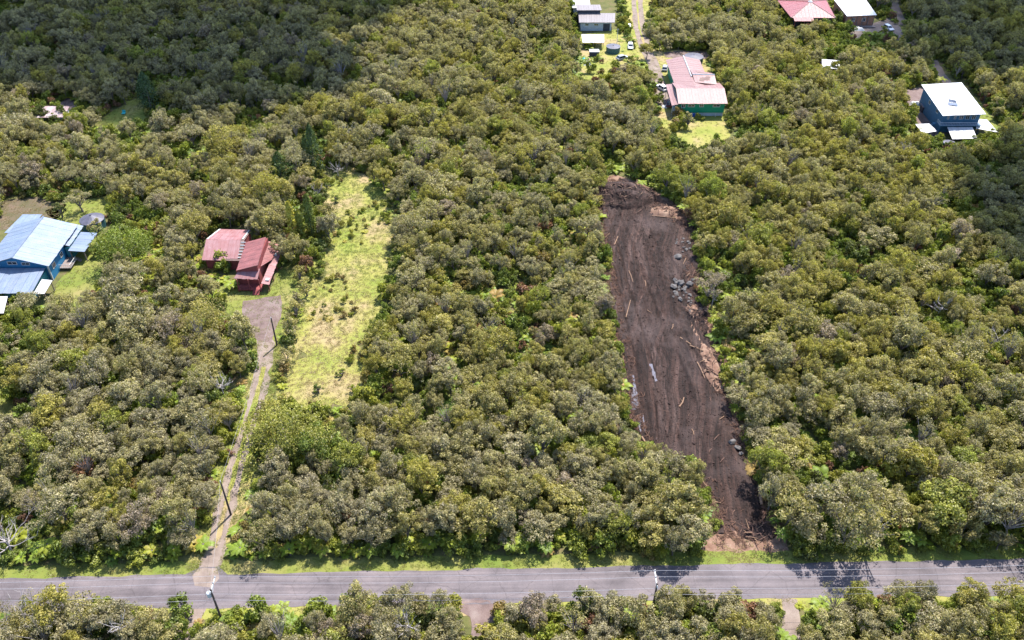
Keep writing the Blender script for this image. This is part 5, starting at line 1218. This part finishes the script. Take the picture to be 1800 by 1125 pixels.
# ------------------------------------------------------------------ rocks, logs and brush on the bulldozed lot
ROCKS = []
import bmesh
for k in range(6):
    bm = bmesh.new(); bmesh.ops.create_icosphere(bm, subdivisions=2, radius=1)
    for v_ in bm.verts:
        d = v_.co.normalized(); v_.co = d * (.75 + .35 * mnoise.noise(d * 1.3 + Vector((k * 7, 0, 0))) + .12 * mnoise.noise(d * 3.5 + Vector((0, k * 5, 0)))); v_.co.z *= .68
    me = bpy.data.meshes.new('rock'); bm.to_mesh(me); bm.free(); me.materials.append(M['rock']); ROCKS.append(me)
def rock(px, py, s, label, group=None):
    p = at(px, py); o = link('rock', rnd.choice(ROCKS), None, (p.x, p.y, dirt_z(p.x, p.y) + s * .25), (rnd.uniform(-.3, .3), rnd.uniform(-.3, .3), rnd.uniform(0, 6.28)))
    o.scale = (s * rnd.uniform(.8, 1.3), s * rnd.uniform(.8, 1.2), s * rnd.uniform(.75, 1.1)); tag(o, label, 'rock', group)
rock(1191, 453, 1.15, 'big pale boulder at the foot of the upper rock scatter'); rock(1196, 501, 1.2, 'largest pale boulder crowning the rock heap'); rock(1184, 507, 1.0, 'rounded boulder at the left side of the rock heap'); rock(1212, 503, .95, 'pale boulder at the right side of the rock heap'); rock(1186, 494, .9, 'pale boulder at the top of the rock heap')
for k in range(26): rock(rnd.gauss(1202, 11), rnd.gauss(512, 9), rnd.uniform(.3, .75), 'smaller grey rock in the rock heap beside the bare-trunked tree', 'smaller rocks of the rock heap')
for k in range(16): t = rnd.random(); rock(1188 + 26 * rnd.random(), 420 + 30 * rnd.random(), rnd.uniform(.22, .6), 'blue-grey rock in the upper scatter on the bulldozed lot', 'upper rock scatter')
for k in range(12): rock(1212 + rnd.uniform(-4, 4), 520 + k * 2.6, rnd.uniform(.25, .5), 'small rock in the trail running down from the rock heap', 'rock trail below the heap')
for k, (x_, y_, s_, lb) in enumerate(((1084, 649, .55, 'white rock at the left rim of the bulldozed lot'), (1133, 787, .5, 'white rock at the lower left rim of the bulldozed lot'), (1286, 782, .8, 'dark rock at the right-hand ditch of the bulldozed lot'), (1296, 790, .9, 'larger rock at the right-hand ditch of the bulldozed lot'), (1302, 800, .6, 'lowest rock at the right-hand ditch of the bulldozed lot'), (406, 970, .85, 'long grey roadside rock right of the driveway mouth'))): rock(x_, y_, s_, lb)
def log(px0, py0, px1, py1, r, mat, label, group=None, wad=False):
    a_, b_ = at(px0, py0), at(px1, py1); z0 = max(dirt_z(a_.x, a_.y), dirt_z(b_.x, b_.y)) + r * .8; root = empty('log', (a_.x, a_.y, 0)); tag(root, label, 'log', group); d = b_ - a_; mid = d * .5 + Vector((rnd.uniform(-.15, .15), rnd.uniform(-.15, .15), .04))
    MB().tube([Vector((0, 0, z0)), mid + Vector((0, 0, z0)), d + Vector((0, 0, z0 + .05))], [r, r * .9, r * .7], 8).build('stem', M[mat], root)
    m_ = MB(); q = d * .6 + Vector((0, 0, z0)); m_.tube([q, q + Vector((rnd.uniform(-.5, .5), rnd.uniform(-.5, .5), r + .25))], [r * .45, r * .2], 5); m_.build('branch_stub', M[mat], root)
    if wad:
        for k in range(7):
            a2 = k * .9; MB().tube([Vector((0, 0, z0)), Vector((math.cos(a2) * .4, math.sin(a2) * .3, z0 + .1)), Vector((math.cos(a2) * .8, math.sin(a2) * .7, z0 + rnd.uniform(-.05, .4)))], [r * .7, r * .4, r * .12], 5).build('root', M['brush'], root)
log(1334, 862, 1338, 892, .34, 'freshwood', 'thick pale log standing out at the lower end of the bulldozed lot'); log(1080, 432, 1086, 418, .13, 'freshwood', 'small uprooted log with root wad near the top of the lot', wad=True)
log(1128, 770, 1150, 812, .2, 'freshwood', 'pale broken log by the lower left rim of the lot'); log(1195, 596, 1214, 608, .16, 'freshwood', 'pale log on the right rim below the rock heap'); log(1212, 610, 1236, 620, .15, 'freshwood', 'second pale log on the right rim below the rock heap'); log(1146, 380, 1186, 384, .14, 'freshwood', 'long pale stick at the top of the lot'); log(1100, 560, 1108, 530, .1, 'freshwood', 'thin pale stick upright in the left furrows'); log(1194, 716, 1202, 700, .14, 'freshwood', 'short orange log in the lower furrows')
log(1222, 838, 1242, 860, .13, 'freshwood', 'pale stick at the lower end of the lot'); log(1105, 480, 1112, 500, .09, 'freshwood', 'thin stick near the left rim of the lot'); log(1225, 640, 1238, 668, .12, 'freshwood', 'pale slanting stick on the right rim')
DW = np.array(W(Z['dirt'])); cnt = 0
while cnt < 44:
    x_, y_ = rnd.uniform(1060, 1345), rnd.uniform(350, 955); p = at(x_, y_)
    if not inside(np.array([x_]), np.array([y_]), Z['dirt'])[0]: continue
    a_ = rnd.gauss(1.6, .5); L = rnd.uniform(.6, 2.4); q = (x_ + math.cos(a_) * L * 8, y_ + math.sin(a_) * L * 5)
    part = 'upper' if y_ < 500 else 'middle' if y_ < 700 else 'lower'; pale = rnd.random() < .3
    log(x_, y_, q[0], q[1], rnd.uniform(.05, .1), 'freshwood' if pale else 'brush', f"{'pale' if pale else 'dark'} broken stick lying on the {part} bulldozed earth", f"{'pale' if pale else 'dark'} sticks on the {part} bulldozed lot"); cnt += 1
# brush heap at the top of the lot
def heap(px, py, rx, ry, h, nb, label, seed, mat='brush', base='dirt'):
    p = at(px, py); r = random.Random(seed); root = empty('brush_pile', (p.x, p.y, 0)); tag(root, label, 'brush pile'); vs = []; fs = []; n = 22
    for i in range(n + 1):
        for j in range(n + 1):
            u, v_ = i / n * 2 - 1, j / n * 2 - 1; e = max(0, 1 - (u * u + v_ * v_)); vs.append((u * rx, v_ * ry, e ** .7 * h * (.45 + .9 * float(fbm(u * 3 + seed, v_ * 3, 7))) - .05))
    for i in range(n):
        for j in range(n): fs.append((i * (n + 1) + j, (i + 1) * (n + 1) + j, (i + 1) * (n + 1) + j + 1, i * (n + 1) + j + 1))
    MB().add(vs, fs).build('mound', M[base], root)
    for k in range(nb):
        a_ = r.uniform(0, 6.283); d = math.sqrt(r.random()) * .9; x_, y_ = math.cos(a_) * d * rx, math.sin(a_) * d * ry; z_ = (1 - d * d) ** .7 * h * .9; b_ = r.uniform(0, 6.283); L = r.uniform(.8, 2.4); dd = Vector((math.cos(b_), math.sin(b_), r.uniform(-.15, .45)))
        MB().tube([Vector((x_, y_, z_)), Vector((x_, y_, z_ + .1)) + dd * L * .5, Vector((x_, y_, z_)) + dd * L], [r.uniform(.06, .15), .07, .03], 5).build('branch', M[mat if r.random() < .75 else 'freshwood'], root)
heap(1090, 346, 9.5, 6.5, 3.4, 130, 'big heap of uprooted brush at the top of the bulldozed lot', 5); heap(1172, 372, 4.6, 2.6, 1.0, 40, 'low reddish brush windrow at the upper right rim', 9, base='straw'); heap(1330, 935, 3.5, 2.0, .8, 30, 'low brush heap at the road end of the bulldozed lot', 12)
heap(1250, 640, 2.0, 7.0, .8, 40, 'reddish brush windrow along the right rim', 15, base='straw'); heap(1228, 545, 3.0, 2.4, .7, 26, 'reddish brush below the thin grey-crowned tree', 16, base='straw')
CL = []
for k in range(3):
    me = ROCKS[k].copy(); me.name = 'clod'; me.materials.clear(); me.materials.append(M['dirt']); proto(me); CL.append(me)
n = 2600; q = rng.uniform([x0, y0], [x1, y1], (n * 3, 2)); q = q[inside(q[:, 0], q[:, 1], [tuple(v_) for v_ in DP])][:n]; n = len(q)
zz = np.array([dirt_z(a_, b_) for a_, b_ in q]); s_ = rng.uniform(.06, .2, n) * np.where(rng.random(n) < .06, 2.0, 1)
o = scatter('dirt_clods', [(m_,) for m_ in CL], q, 0, rng.uniform(0, 6.28, n), np.stack([s_ * 1.2, s_, s_], 1), rng.random(n), rng.integers(0, 3, n))
co = np.zeros((n, 3)); co[:, :2] = q; co[:, 2] = zz + .02; o.data.vertices.foreach_set('co', co.reshape(-1)); tag(o, 'dark earth clods strewn over the bulldozed lot', 'dirt', kind='stuff')

SL = []
for k in range(4):
    m_ = MB()
    for j in range(6):
        a_ = rnd.uniform(0, 6.28); p0 = Vector((rnd.uniform(-.4, .4), rnd.uniform(-.4, .4), rnd.uniform(0, .15))); dd = Vector((math.cos(a_), math.sin(a_), rnd.uniform(0, .4))) * rnd.uniform(.4, 1.1); m_.tube([p0, p0 + dd * .5 + Vector((.05, .05, .05)), p0 + dd], [.05, .035, .015], 4, False)
    me = m_.mesh('slash', M['slash']); proto(me); SL.append(me)
b_ = rough_edge([Vector(p) for p in DP], .5, .3, 3); q = []
for k in range(2600):
    p = rnd.choice(b_); q.append((p.x + rnd.gauss(0, 1.3), p.y + rnd.gauss(0, 1.3)))
q = np.array(q); n = len(q); s_ = rng.uniform(.4, 1.3, n)
tag(scatter('slash_debris', [(m_,) for m_ in SL], q, .05, rng.uniform(0, 6.28, n), np.stack([s_, s_, s_], 1), rng.random(n), rng.integers(0, 4, n)), 'reddish broken twigs along the rims of the bulldozed lot', 'debris', kind='stuff')

# ------------------------------------------------------------------ look-alikes are told apart by their order across the picture
same = {}
for o in COL.objects:
    if o.parent is None and 'label' in o and o.get('kind') is None: same.setdefault(o['label'], []).append(o)
for lb, li in same.items():
    if 1 < len(li) <= 18 and len(lb.split()) <= 12:
        li.sort(key=lambda o: float(pix(o.location.x, o.location.y)[0]))
        for j_, o in enumerate(li): o['label'] = lb + ', ' + ORD[j_] + ' from the left'
